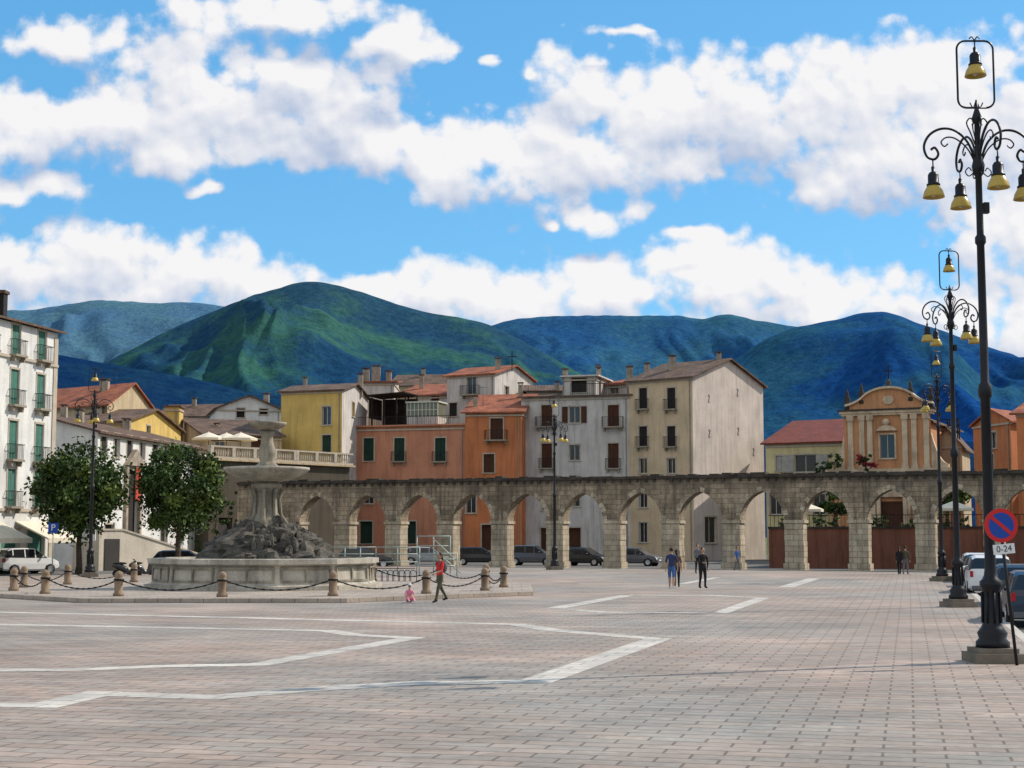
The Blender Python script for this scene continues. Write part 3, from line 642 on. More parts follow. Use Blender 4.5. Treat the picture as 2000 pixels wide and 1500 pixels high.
# ------------------------------------------------------------------ foliage
LEAF=mat('leaf_green',(.06,.105,.02),.6,.35,.9,0); LEAFD=mat('leaf_dark_green',(.03,.06,.012),.7,.3,.9,0); LEAFL=mat('leaf_light_green',(.12,.17,.03),.6,.3,.9,0)
BARK=mat('tree_bark',(.09,.065,.045),.95,.4,4,.8)
REDL=mat('red_flowers',(.3,.02,.04),.7,.3,2,0)
def leaves(mb,c,rad,n,size,mats,clumps=60,hollow=.55):
    cs=[]
    while len(cs)<clumps:
        v=Vector((R.uniform(-1,1),R.uniform(-1,1),R.uniform(-1,1)))
        if hollow<v.length<1: cs.append((Vector((v.x*rad[0],v.y*rad[1],v.z*rad[2])),R.uniform(.55,1.1),R.random()))
    cr=min(rad)*.26
    for i in range(n):
        cc,k,tn=R.choice(cs)
        p=Vector(c)+cc+Vector((R.gauss(0,1),R.gauss(0,1),R.gauss(0,.8)))*cr*k*.8
        a=Vector((R.gauss(0,1),R.gauss(0,1),R.gauss(0,1))).normalized(); b=a.cross(Vector((R.gauss(0,1),R.gauss(0,1),R.gauss(0,1)))).normalized()
        s=size*R.uniform(.6,1.3)
        m_=mats[0] if tn<.45 else mats[1] if tn<.8 else mats[2]
        mb.add([p-a*s,p+b*s*.55,p+a*s,p-b*s*.55],[(0,1,2,3)],m_)
def tree(name,x,y,z,h,rad,cz,n=9000,size=.17,mats=None,clumps=90):
    t=MB(name); t.part('trunk'); zb=cz-rad[2]*.8
    t.tube([(0,0,-.1),(.05,.02,.6),(-.03,.05,zb*.6),(.02,0,zb),(.05,.05,cz)],[.26,.19,.16,.14,.07],BARK,8)
    t.part('limbs')
    for k in range(9):
        a=k*2.4; l=R.uniform(.5,.85); z0=zb*(.8+.05*k)
        e=Vector((math.cos(a)*rad[0]*l,math.sin(a)*rad[1]*l,cz+R.uniform(-.4,.6)*rad[2]))
        t.tube([(0,0,z0),(e.x*.4,e.y*.4,z0+(e.z-z0)*.5),tuple(e)],[.08,.05,.02],BARK,5)
    t.part('crown'); leaves(t,(0,0,cz),rad,n,size,mats or [LEAFD,LEAF,LEAFL],clumps)
    t.done((x,y,z))
p=P(157,97); tree('linden_tree',p.x,p.y,-.1,8,(2.45,2.4,2.75),5.2,12000,.16,clumps=80)
p=P(350,99); tree('linden_tree',p.x,p.y,-.1,8,(2.25,2.3,2.85),5.3,12000,.16,clumps=80)
p=P(1632,124); tree('small_tree',p.x,p.y,TZ-.2,4,(1.2,1.2,.9),2.3,2600,.14,clumps=25)
p=P(1850,128); tree('small_tree',p.x,p.y,TZ-.2,4,(1.6,1.4,1.4),3.0,3500,.14,clumps=30)
def shrub(x,y,z,rad,n=600,mats=None,name='shrub'):
    t=MB(name); t.part('stems')
    for k in range(4): t.tube([(0,0,0),(R.uniform(-.3,.3),R.uniform(-.3,.3),rad[2])],.02,BARK,4)
    t.part('foliage'); leaves(t,(0,0,rad[2]*.9),rad,n,.1,mats or [LEAFD,LEAF,LEAFL],14,.2); t.done((x,y,z))
p=P(1692,140.2); shrub(p.x,p.y,zat(918,141),(.9,.6,.8),900,[REDL,LEAFD,REDL])
p=P(1632,142); shrub(p.x,p.y,zat(918,142),(.8,.6,.8),900)
p=P(1610,146); shrub(p.x,p.y,zat(930,146),(1.0,.7,.8),700)
fr,Lt,_,_=frame(tP,tQ)
for s in (1,2.2,3.8,5.1,6.6,8.3,10.5,13,14.5,17,19.5,22): 
    q=fr(s,-.9,0); shrub(q[0],q[1],TZ-.2,(.6,.45,.45+R.random()*.3),350,[LEAFD,LEAF,LEAFL] if R.random()<.7 else [LEAFD,REDL,LEAF],'potted_plant')
for s,o in ((2,-4),(13.4,-4)): q=fr(s,o,0); parasol((q[0],q[1],TZ-.2),1.5,2.3)
for u,Y in ((400,128),(440,128),(470,129),(420,126)): q=P(u,Y); shrub(q.x,q.y,-.1,(1.3,.8,1.2),900,[LEAFD,LEAFD,REDL])
for u in (420,450,480): q=P(u,133); shrub(q.x,q.y,2.5,(1.3,.5,2.0),1200,[LEAFD,LEAFD,LEAF],'ivy')
# ------------------------------------------------------------------ fountain
FC=Vector((-10.45,65.5)); ft=MB('stone_fountain'); ft.M=Matrix.Translation((FC.x,FC.y,0))
PH=math.pi/12
ft.part('basin')
ft.lathe([(5.0,.17),(5.0,.34),(4.75,.36),(4.68,.45),(4.62,1.1),(4.72,1.16),(4.86,1.2),(4.86,1.4),(4.4,1.42),(4.35,1.15)],MARB,seg=12,smooth=False,ph=PH,caps=False)
ft.part('basin_panels')
for k in range(12):
    a0=PH+2*math.pi*k/12; a1=PH+2*math.pi*(k+1)/12
    A=Vector((4.66*math.cos(a0),4.66*math.sin(a0))); B=Vector((4.66*math.cos(a1),4.66*math.sin(a1)))
    fr,Lk,_,_=frame(A,B)
    for q in ((.12,Lk-.12,.48,.56),(.12,Lk-.12,1.0,1.08),(.12,.2,.56,1.0),(Lk-.2,Lk-.12,.56,1.0),(Lk/2-.04,Lk/2+.04,.56,1.0)): fbox(ft,fr,q[0],q[1],-.05,.05,q[2],q[3],MARBD)
ft.part('water'); ft.lathe([(4.4,1.2),(.01,1.2)],WATER,seg=12,ph=PH,caps=False)
ft.part('rockwork')
vs=[];fs=[];n=64;m_=20
for j in range(m_+1):
    t=j/m_
    for i in range(n):
        a=2*math.pi*i/n; r=2.75*(1-.18*t-.55*t**3.2); z=.95+1.95*t
        q=Vector((math.cos(a)*r,math.sin(a)*r,z)); d=noise.noise(q*1.3)*.45+noise.noise(q*3.1)*.3+noise.noise(q*7)*.12
        r+=d; vs.append((math.cos(a)*r,math.sin(a)*r,z+d*.35))
for j in range(m_):
    for i in range(n): k=(i+1)%n; fs.append((j*n+i,j*n+k,(j+1)*n+k,(j+1)*n+i))
fs.append(tuple(m_*n+i for i in range(n))); ft.add(vs,fs,ROCK)
for k in range(130):
    a=R.uniform(0,6.28); t=R.random(); r=2.6*(1-.2*t-.5*t**3); ft.ball((math.cos(a)*r,math.sin(a)*r,1.0+1.75*t),(R.uniform(.1,.34),R.uniform(.1,.32),R.uniform(.12,.4)),ROCK,7,5,.28)
ft.part('pedestal')
ft.lathe([(.95,2.4),(.9,2.75),(.8,2.85),(.72,3.0),(.55,3.3),(.5,3.7),(.5,4.1),(.58,4.3),(.66,4.4),(.66,4.5),(.45,4.62)],MARBD,seg=16)
for k in range(8):
    a=k*math.pi/4; ft.tube([(math.cos(a)*.86,math.sin(a)*.86,2.8),(math.cos(a)*.62,math.sin(a)*.62,3.2),(math.cos(a)*.56,math.sin(a)*.56,3.9),(math.cos(a)*.68,math.sin(a)*.68,4.3)],[.14,.09,.07,.09],MARBD,6)
ft.part('large_bowl')
ft.lathe([(.45,4.6),(.9,4.68),(1.4,4.85),(1.7,5.02),(1.78,5.1),(1.82,5.13),(1.82,5.22),(1.7,5.23),(1.3,5.1),(.4,5.02)],MARB,seg=32,caps=False)
ft.part('upper_baluster')
ft.lathe([(.5,5.0),(.5,5.3),(.36,5.42),(.3,5.5),(.36,5.75),(.36,6.0),(.26,6.3),(.24,6.55),(.32,6.68),(.3,6.78),(.2,6.82)],MARBD,seg=16)
ft.part('small_bowl'); ft.lathe([(.2,6.8),(.55,6.88),(.78,7.02),(.82,7.08),(.82,7.15),(.7,7.15),(.2,7.0)],MARBD,seg=24,caps=False)
ft.lathe([(.1,7.0),(.14,7.12),(.05,7.22)],MARBD,seg=8)
ft.done()
pl=MB('fountain_platform'); pl.M=Matrix.Translation((FC.x,FC.y,0)); pl.part('step')
PLT=mat('platform_stone',(.4,.33,.27),.8,.25,.6,.3,kind='brick',col2=(.35,.3,.25),bw=.8,bh=.5,mort=.02)
pl.lathe([(12.2,-.01),(12.2,.15),(12.15,.17),(.01,.17)],PLT,seg=8,smooth=False,ph=math.pi/8,caps=False); pl.done()
bo=MB('stone_bollard'); bo.part('post'); BST=mat('bollard_stone',(.3,.21,.14),.9,.35,3,.5,streak=.5)
bo.lathe([(.2,0),(.2,.1),(.15,.13),(.155,.5),(.17,.62),(.13,.66),(.15,.72),(.15,.8),(.08,.88),(.02,.9)],BST,seg=12)
bo.part('ring'); bo.lathe([(.175,.55),(.19,.57),(.19,.6),(.175,.62)],IRON,seg=12,caps=False)
cs=[]
b0=None; RB=10.1
chn=MB('iron_chain'); chn.part('links')
for k in range(16):
    a=-math.pi/2+(k+.03)*2*math.pi/16
    p_=(FC.x+RB*math.cos(a),FC.y+RB*math.sin(a)-.2,.17); cs.append(p_)
    if b0 is None: b0=bo.done(p_)
    else: inst(b0,'stone_bollard',p_,a)
for k in range(16):
    a=Vector(cs[k])+Vector((0,0,.6)); b=Vector(cs[(k+1)%16])+Vector((0,0,.6))
    NL=26
    for i in range(NL):
        t0=i/NL; t1=(i+1.35)/NL
        q0=a.lerp(b,t0); q0.z-=.42*4*t0*(1-t0)*.9; t1=min(t1,1); q1=a.lerp(b,t1); q1.z-=.42*4*t1*(1-t1)*.9
        rr=.034 if i%2 else .022
        chn.tube([q0,q0.lerp(q1,.5),q1],[rr*.7,rr,rr*.7],IRON,5)
chn.done()
hp=MB('bicycle_rack'); hp.part('hoops')
for k in range(7):
    c=P(742+k*11,74); hp.tube([(c.x-.16,c.y,0),(c.x-.17,c.y,.5)]+[(c.x-.17*math.cos(a*math.pi/6),c.y,.5+.2*math.sin(a*math.pi/6)) for a in range(1,6)]+[(c.x+.17,c.y,.5),(c.x+.16,c.y,0)],.018,IRON,5)
c0=P(738,74);c1=P(812,74); hp.tube([(c0.x,c0.y,.78),(c1.x,c1.y,.78)],.02,IRON,5); hp.tube([(c0.x,c0.y,.1),(c1.x,c1.y,.1)],.02,IRON,5); hp.done()
GALV=mat('galvanised_steel',(.34,.4,.36),.5,.15,2,0,metal=.3)
rl=MB('metal_railing'); rl.part('rails')
for (u0,u1,Y,zb,h) in ((645,735,92,.3,1.35),(735,820,92,.3,1.35),(815,880,96,.3,2.0),(820,893,90,.2,1.1)):
    a=P(u0,Y); b=P(u1,Y); nb_=max(2,int((b-a).length/.9))
    for z in (.35,.7,1.0) : 
        rl.tube([(a.x,a.y,zb+h*z),(b.x,b.y,zb+h*z)],.03,GALV,5)
    for i in range(nb_+1):
        q=a.lerp(b,i/nb_); rl.tube([(q.x,q.y,-.0),(q.x,q.y,zb+h)],.035,GALV,5)
a=P(845,92); rl.tube([(a.x,a.y,2.2),(a.x+1.7,a.y,.6)],.03,GALV,5); rl.tube([(a.x,a.y,1.6),(a.x+1.7,a.y,.1)],.03,GALV,5)
rl.done()
# ------------------------------------------------------------------ street lamps
lp=MB('street_lamp'); lp.M=Matrix.Scale(1.036,4)
LI=mat('lamp_cast_iron',(.022,.022,.026),.4,.2,3,.1,metal=.5); PL=mat('lamp_plinth',(.2,.17,.13),.9,.25,3,.4)
lp.part('plinth'); lp.box(-.44,.44,-.44,.44,-.01,.17,PL); lp.box(-.36,.36,-.36,.36,.17,.26,PL)
lp.part('post')
lp.lathe([(.3,.26),(.3,.36),(.24,.42),(.27,.52),(.2,.62),(.16,.7),(.155,1.2),(.17,1.3),(.2,1.36),(.2,1.44),(.13,1.5),(.11,1.62),(.1,1.7),(.095,2.6),(.09,4.75),(.12,4.8),(.13,4.9),(.12,5.0),(.08,5.06),(.07,7.6),(.1,7.65),(.1,7.75),(.065,7.8),(.06,8.9),(.1,8.95),(.12,9.1),(.08,9.25),(.055,9.4),(.05,9.9),(.09,9.95),(.09,10.02),(.03,10.2),(.02,10.35)],LI,seg=14)
for k in range(8):
    a=k*math.pi/4; lp.tube([(.17*math.cos(a),.17*math.sin(a),.7),(.172*math.cos(a),.172*math.sin(a),1.25)],.022,LI,5)
def smooth(pts,n=5):
    out=[]
    P_=[Vector(p) for p in pts]
    for i in range(len(P_)-1):
        p0=P_[max(i-1,0)];p1=P_[i];p2=P_[i+1];p3=P_[min(i+2,len(P_)-1)]
        for k in range(n):
            t=k/n; out.append(.5*((2*p1)+(-p0+p2)*t+(2*p0-5*p1+4*p2-p3)*t*t+(-p0+3*p1-3*p2+p3)*t**3))
    out.append(P_[-1]); return out
def lantern(cx,cy,zt,k=1):
    lp.part('lantern_caps'); lp.lathe([(.02,.12*k),(.035,.1*k),(.03,.02),(.07,0),(.1,-.05*k),(.1,-.2*k),(.125,-.22*k),(.125,-.25*k)],LI,(cx,cy,zt),14)
    lp.part('lantern_shades'); lp.lathe([(.11,-.25*k),(.13,-.28*k),(.175,-.36*k),(.195,-.44*k),(.2,-.47*k),(.18,-.47*k),(.12,-.3*k)],YGLASS,(cx,cy,zt),18,caps=False)
    lp.lathe([(.03,-.25*k),(.07,-.34*k),(.07,-.42*k),(.02,-.46*k)],FRM,(cx,cy,zt),10)
for k in range(4):
    a=k*math.pi/2+.1; ca,sa=math.cos(a),math.sin(a)
    f=lambda pts:[(r*ca,r*sa,z) for r,z in pts]
    lp.part('scroll_arms')
    lp.tube(smooth(f([(.05,9.0),(.09,9.3),(.22,9.58),(.45,9.76),(.7,9.78),(.92,9.66),(1.03,9.45),(.98,9.25),(.84,9.2),(.76,9.3),(.82,9.42),(.9,9.38)]),5),.024,LI,6)
    lp.tube(smooth(f([(.06,9.15),(.2,9.42),(.42,9.6),(.6,9.62),(.7,9.53),(.64,9.45),(.57,9.5)]),5),.015,LI,5)
    lp.tube(smooth(f([(.05,9.5),(.13,9.72),(.2,9.9),(.13,10.0),(.06,9.93),(.1,9.87)]),5),.014,LI,5)
    lp.tube(smooth(f([(.06,9.0),(.18,8.9),(.25,8.98),(.18,9.06),(.13,9.0)]),4),.012,LI,5)
    lp.tube(f([(.87,9.2),(.87,9.0)]),.014,LI,5)
    lantern(.87*ca,.87*sa,8.95)
lp.part('lantern_frame')
w=.34; zb_,zt_=10.2,11.48; rc=.16; pts=[]
for cx,cz,a0 in ((w-rc,zb_+rc,-90),(w-rc,zt_-rc,0),(-w+rc,zt_-rc,90),(-w+rc,zb_+rc,180)):
    for i in range(6): a=math.radians(a0+i*18); pts.append((cx+rc*math.cos(a),0,cz+rc*math.sin(a)))
pts.append(pts[0]); lp.tube(pts,.02,LI,6)
lp.tube([(0,0,11.48),(0,0,11.3)],.014,LI,5); lp.tube(smooth([(-.1,0,11.52),(-.05,0,11.56),(0,0,11.5),(.05,0,11.56),(.1,0,11.52)]),.012,LI,5)
lp.tube(smooth([(-.12,0,10.3),(-.06,0,10.2),(0,0,10.33),(.06,0,10.2),(.12,0,10.3)]),.012,LI,5)
lantern(0,0,11.25,.95)
lp.part('junction_box'); lp.box(.07,.17,-.06,.06,8.2,8.4,LI)
l0=lp.done((8.97,29.0,0))
def lampat(x,y,rz=0,z=0): inst(l0,'street_lamp',(x,y,z),rz)
lampat(14.72,51.1,.2); lampat(22.1,79.5,.5)
q=P(1083,106); lampat(q.x,q.y,.4); q=P(180,88); lampat(q.x,q.y,.3)
# ------------------------------------------------------------------ no-parking sign
sg=MB('traffic_sign')
SB_=mat('sign_blue',(.01,.06,.35),.4,.05,2,0); SR=mat('sign_red',(.6,.02,.02),.4,.05,2,0); SWH=mat('sign_white',(.75,.75,.75),.4,.05,2,0); SBK=mat('sign_black',(.02,.02,.02),.5,.05,2,0)
zs=2.54
sg.part('pole'); sg.tube([(0,.05,-.14),(0,.05,zs+.3)],.03,LI,10)
sg.part('disc'); n=40
sg.add([(.31*math.cos(2*math.pi*i/n),0,zs+.31*math.sin(2*math.pi*i/n)) for i in range(n)]+[(.31*math.cos(2*math.pi*i/n),.02,zs+.31*math.sin(2*math.pi*i/n)) for i in range(n)],[tuple(range(n)),tuple(range(2*n-1,n-1,-1))]+[(i,(i+1)%n,n+(i+1)%n,n+i) for i in range(n)],SR)
sg.add([(.235*math.cos(2*math.pi*i/n),-.004,zs+.235*math.sin(2*math.pi*i/n)) for i in range(n)],[tuple(range(n))],SB_)
a=math.radians(-45); L_=.236; wd=.032
dx,dz=math.cos(a),math.sin(a)
sg.part('slash'); sg.add([(dx*L_-dz*wd,-.008,zs+dz*L_+dx*wd),(dx*L_+dz*wd,-.008,zs+dz*L_-dx*wd),(-dx*L_+dz*wd,-.008,zs-dz*L_-dx*wd),(-dx*L_-dz*wd,-.008,zs-dz*L_+dx*wd)],[(0,1,2,3)],SR)
sg.part('hours_plate'); sg.box(-.2,.2,0,.015,zs-.52,zs-.34,SWH)
sr=sg.done((9.17,28.2,0),.08); sr.rotation_euler=(0,-.09,.05)
def text(body,size,loc,m,parent,name):
    cu=bpy.data.curves.new(name,'FONT'); cu.body=body; cu.size=size; cu.align_x='CENTER'; cu.align_y='CENTER'; cu.extrude=.001
    cu.materials.append(m); o=bpy.data.objects.new(name,cu); sc.collection.objects.link(o); o.parent=parent; o.location=loc; o.rotation_euler=(math.pi/2,0,0); return o
text('0-24',.16,(0,-.004,zs-.43),SBK,sr,'hours_text')
pk=MB('parking_sign'); pk.part('pole'); pk.tube([(0,.04,-.15),(0,.04,3.1)],.035,GALV,8); pk.part('panel'); pk.box(-.3,.3,-.01,.01,2.5,3.1,SB_); q=P(106,93); pr=pk.done((q.x,q.y,0))
text('P',.55,(0,-.014,2.8),SWH,pr,'letter')
# ------------------------------------------------------------------ cars
def paint(n,c): return mat('paint_'+n,c,.25,.05,2,0,spec=.6)
CW,CD,CS,CB_,CR_=paint('white',(.7,.7,.7)),paint('dark_blue',(.012,.018,.04)),paint('silver',(.35,.36,.38)),paint('black',(.015,.015,.017)),paint('grey',(.1,.1,.11))
LRED=mat('tail_light',(.4,.01,.01),.3,.05,2,0); LWH=mat('head_light',(.7,.7,.68),.15,.05,2,0)
def car(name,pm,x,y,rz,L=4.2,W=1.75,Hh=1.5,z=-.13):
    c=MB(name); c.part('bodywork'); h=Hh
    st_=[(-.5,.42,.6,.64,0),(-.495,.3,.82,.86,0),(-.475,.25,.95*h/1.5,1.02*h/1.5,0),(-.4,.22,.97*h/1.5,h*.93,1),(-.33,.22,.96*h/1.5,h*.985,1),(-.1,.22,.94*h/1.5,h,1),(.08,.22,.93*h/1.5,h*.985,1),(.27,.22,.92*h/1.5,.97*h/1.5,0),(.4,.24,.84*h/1.5,.87*h/1.5,0),(.47,.27,.72*h/1.5,.76*h/1.5,0),(.5,.4,.55,.6,0)]
    rings=[]
    for fx,zb,zl,zr,gh in st_:
        w=W/2*(1-.9*max(0,abs(fx)-.42)**1.0*1.2); wr=w*.78 if gh else w*.9
        half=[(w*.86,zb),(w*.98,zb+.1),(w,(zb+zl)/2+.05),(w*.96,zl),(wr,zr-.05 if gh else zr-.01),(wr*.8,zr+(.02 if gh else .0))]
        rings.append([(fx*L,a,b) for a,b in half]+[(fx*L,-a,b) for a,b in half[::-1]])
    n=12
    for i in range(len(rings)-1):
        g0,g1=st_[i][4],st_[i+1][4]
        for k in range(n-1):
            m=pm
            if k in(3,7) and (g0 and g1): m=GLASS
            if k in(4,5,6) and g0!=g1: m=GLASS
            if k in (3,7) and g0!=g1: m=GLASS
            c.add([rings[i][k],rings[i+1][k],rings[i+1][k+1],rings[i][k+1]],[(0,1,2,3)],m,False)
        c.add([rings[i][0],rings[i][n-1],rings[i+1][n-1],rings[i+1][0]],[(0,1,2,3)],RUBBER)
    c.add(rings[0],[tuple(range(n))],pm); c.add(rings[-1],[tuple(range(n-1,-1,-1))],pm)
    c.part('pillars')
    for fx in (-.33,-.12,.06):
        for s in (-1,1): c.hexa([(fx*L-.03,s*W*.481,.93*h/1.5),(fx*L+.05,s*W*.481,.93*h/1.5),(fx*L+.05,s*W*.47,.93*h/1.5),(fx*L-.03,s*W*.47,.93*h/1.5),(fx*L-.03,s*W*.397,h*.96),(fx*L+.05,s*W*.397,h*.96),(fx*L+.05,s*W*.385,h*.96),(fx*L-.03,s*W*.385,h*.96)],pm)
    c.part('wheels')
    for fx in (-.31,.32):
        for s in (-1,1):
            M0=c.M; c.M=Matrix.Translation((fx*L,s*(W/2-.1),.32))@Matrix.Rotation(-s*math.pi/2,4,'X')
            c.lathe([(.37,0),(.39,.08),(.37,.095)],RUBBER,seg=20); c.lathe([(.29,-.08),(.32,-.05),(.32,.1),(.29,.125)],RUBBER,seg=20); c.lathe([(.21,.12),(.2,.135),(.05,.128)],CHROME,seg=12,smooth=False); c.M=M0
    c.part('lights')
    for s in (-1,1):
        c.box(-.502*L,-.47*L,s*W*.44-.1,s*W*.44+.1 if s<0 else s*W*.44+.02,.7*h/1.5+.02,.94*h/1.5,LRED); c.box(.455*L,.488*L,s*W*.36-.14,s*W*.36+.14,.58*h/1.5,.72*h/1.5,LWH)
    c.part('plates'); c.box(-.508*L,-.5*L,-.26,.26,.5,.61,SWH); c.box(.5*L,.506*L,-.26,.26,.42,.53,SWH)
    c.part('bumpers'); c.box(-.507*L,-.485*L,-W*.42,W*.42,.28,.44,CR_); c.box(.485*L,.505*L,-W*.4,W*.4,.26,.4,CR_)
    c.part('mirrors')
    for s in (-1,1): c.ball((.17*L,s*(W/2+.08),1.0*h/1.5),(.07,.11,.08),pm,8,6)
    c.done((x,y,z),rz)
ra=math.atan2(LAMPDIR.y,LAMPDIR.x)
def park(name,pm,Y,off,**k): car(name,pm,kerbX(Y,off),Y,ra,**k)
park('parked_car',CD,43.5,1.9,L=4.3,Hh=1.5); park('parked_suv',CW,65,1.7,L=4.4,Hh=1.65,W=1.85); park('parked_car',CB_,53,2.0); park('parked_car',CS,72,2.0); park('parked_car',CB_,79,2.0); park('parked_car',CW,86,2.1)
for u,Y,pm,an in ((8,101,CS,1.2),(52,100,CW,.9),(362,104,CB_,.15),(700,131,CR_,.2),(715,118,CB_,.1),(832,133,CS,.1),(935,130,CB_,.0),(1040,129,CR_,-.2),(1140,127,CB_,-.5),(1240,126,CR_,-.4)):
    q=P(u,Y); car('parked_suv' if u in(52,1040) else 'parked_car',pm,q.x,q.y,an,Hh=1.65 if u in(52,1040) else 1.48)
so=MB('motor_scooter'); so.part('wheels')
for x in (-.6,.62):
    so.M=Matrix.Translation((x,0,.24))@Matrix.Rotation(math.pi/2,4,'X'); so.lathe([(.17,-.05),(.24,-.04),(.24,.04),(.17,.05)],RUBBER,seg=16)
so.M=Matrix.Identity(4); so.part('body'); so.tube([(-.85,0,.72),(-.5,0,.68),(-.15,0,.5),(.1,0,.3),(.35,0,.33),(.48,0,.7),(.42,0,1.0)],[.1,.2,.2,.14,.14,.16,.07],CB_,8); so.tube([(.62,0,.24),(.46,0,.85),(.4,0,1.05)],.035,CHROME,6); so.part('handlebar'); so.tube([(.36,-.32,1.08),(.42,0,1.05),(.36,.32,1.08)],.025,RUBBER,6); so.part('seat'); so.ball((-.4,0,.84),(.38,.15,.08),RUBBER)
q=P(252,91); so.done((q.x,q.y,-.13),.3)
q=P(275,91); inst(so.root,'motor_scooter',(q.x,q.y+1,-.13),.6)
# ------------------------------------------------------------------ people
SKIN=mat('skin',(.42,.24,.16),.6,.08,4,0); HAIR=mat('dark_hair',(.025,.015,.01),.7,.2,8,.2); HAIRB=mat('blond_hair',(.25,.16,.07),.7,.2,8,.2)
def cloth(n,c): return mat('cloth_'+n,c,.9,.15,5,.2)
def person(name,x,y,rz,H=1.75,top=None,bot=None,shoe=None,hair=HAIR,stride=0,arms=(0,0),long_sleeve=False,shorts=False,bag=None,pose='stand',hat=None,female=False,elbow=(0,0)):
    k=H/1.75; V=[];E=[];RD=[];BN=[]
    sw=.165 if female else .19
    def a(p,r,par=None,m=None):
        V.append(Vector(p)*k); RD.append(r*k)
        if par is not None: E.append((par,len(V)-1)); BN.append((par,len(V)-1,m))
        return len(V)-1
    if pose=='stand':
        pe=a((0,0,.95),.135); sp=a((0,0,1.12),.115 if female else .125,pe,top); cs_=a((0,.0,1.33),.14,sp,top); nk=a((0,.01,1.49),.06,cs_,top); hb=a((0,-.01,1.58),.055,nk,SKIN)
        for i,s in enumerate((1,-1)):
            sh=a((s*sw,.0,1.41),.065,cs_,top); aa=arms[i]; ea=elbow[i]
            el=Vector((s*(sw+.05),-math.sin(aa)*.28,1.41-math.cos(aa)*.28))
            e_=a(el,.045,sh,top); wa=aa+ea; wr=el+Vector((s*.01 if not ea else -s*.06,-math.sin(wa)*.25,-math.cos(wa)*.25)); w_=a(wr,.03,e_,top if long_sleeve else SKIN)
            hd=wr+Vector((0,-math.sin(wa)*.09,-math.cos(wa)*.09)); h_=a(hd,.032,w_,SKIN)
            dn=Vector((0,-math.sin(wa+.25),-math.cos(wa+.25)))
            for f in range(4):
                o=Vector((0,(f-1.5)*.02*math.cos(wa),-(f-1.5)*.02*math.sin(wa)))
                b_=a(hd+o+dn*.03,.011,h_,SKIN); a(hd+o+dn*(.085-.01*abs(f-1.3)),.008,b_,SKIN)
            b_=a(hd+Vector((-s*.015,-.035,-.005)),.012,h_,SKIN); a(hd+Vector((-s*.02,-.055,-.035)),.009,b_,SKIN)
            hp_=a((s*.09,0,.88),.1,pe,bot); st=stride*(1 if s>0 else -1)
            kn=a((s*.1,-math.sin(st)*.42-.01,.9-math.cos(st)*.42),.065,hp_,bot)
            lean=st if st>0 else st*1.4
            an=Vector((s*.1,-math.sin(st)*.42-math.sin(lean-.12)*.4,max(.09,.9-math.cos(st)*.42-math.cos(lean-.12)*.4)))
            n_=a(an,.042,kn,SKIN if shorts else bot); a(an+Vector((0,.04,-.05)),.035,n_,shoe); t_=a(an+Vector((s*.01,-.1,-.055)),.04,n_,shoe); a(an+Vector((s*.015,-.17,-.06)),.028,t_,shoe)
        hc=Vector((0,-.02,1.66))*k
    else:
        pe=a((0,0,.12),.14); sp=a((0,-.02,.3),.13,pe,top); cs_=a((0,-.05,.5),.135,sp,top); nk=a((0,-.07,.64),.06,cs_,top); hb=a((0,-.09,.72),.055,nk,SKIN)
        for i,s in enumerate((1,-1)):
            sh=a((s*.15,-.05,.58),.06,cs_,top); e_=a((s*.24,-.17,.38),.045,sh,top); w_=a((s*.12,-.36,.3),.03,e_,SKIN); h_=a((s*.07,-.42,.27),.032,w_,SKIN)
            for f in range(4): a((s*(.06-.018*f),-.48+.005*f,.25),.009,h_,SKIN)
            a((s*.03,-.42,.3),.01,h_,SKIN)
            hp_=a((s*.1,-.05,.1),.1,pe,bot); kn=a((s*.15,-.42,.22),.07,hp_,bot); n_=a((s*.14,-.78,.08),.042,kn,bot); a((s*.15,-.86,.13),.038,n_,shoe)
        hc=Vector((0,-.11,.83))*k
    me=bpy.data.meshes.new('sk'); me.from_pydata(V,E,[]); ob=bpy.data.objects.new('sk',me); sc.collection.objects.link(ob)
    sk=ob.modifiers.new('s','SKIN'); ss=ob.modifiers.new('u','SUBSURF'); ss.levels=2; ss.render_levels=2
    for i,sv in enumerate(me.skin_vertices[0].data): sv.radius=(RD[i],RD[i]*(.8 if RD[i]>.1*k else 1)); sv.use_root=(i==0)
    dg=bpy.context.evaluated_depsgraph_get(); dg.update(); nm=bpy.data.meshes.new_from_object(ob.evaluated_get(dg)); bpy.data.objects.remove(ob)
    nm.name='body'; ml=[]; nm.materials.clear()
    for b in BN:
        if b[2] not in ml: ml.append(b[2])
    for m in ml: nm.materials.append(m)
    for p in nm.polygons:
        best=9;bi=0;c=p.center
        for (i,j,m) in BN:
            A_=V[i];B_=V[j];d=B_-A_; t=max(0,min(1,(c-A_).dot(d)/max(d.length_squared,1e-9))); ds=(c-(A_+d*t)).length-.6*(RD[i]*(1-t)+RD[j]*t)
            if ds<best: best=ds;bi=ml.index(m)
        if pose=='stand' and c.z<.93*k and c.z>.8*k and bot in ml and abs(c.x)<.17*k and c.y**2<.03: bi=ml.index(bot)
        p.material_index=bi; p.use_smooth=True
    root=bpy.data.objects.new(name,None); sc.collection.objects.link(root); root.location=(x,y,0); root.rotation_euler=(0,0,rz)
    bo_=bpy.data.objects.new('body',nm); sc.collection.objects.link(bo_); bo_.parent=root
    hd=MB('tmp'); hd.part('head'); c=hc
    hd.ball(c,(.075*k,.092*k,.115*k),SKIN,16,12); hd.ball(c+Vector((0,-.02,-.06))*k,(.055*k,.065*k,.055*k),SKIN,12,8)
    hd.ball(c+Vector((0,-.097,-.015))*k,(.013*k,.02*k,.024*k),SKIN,8,6)
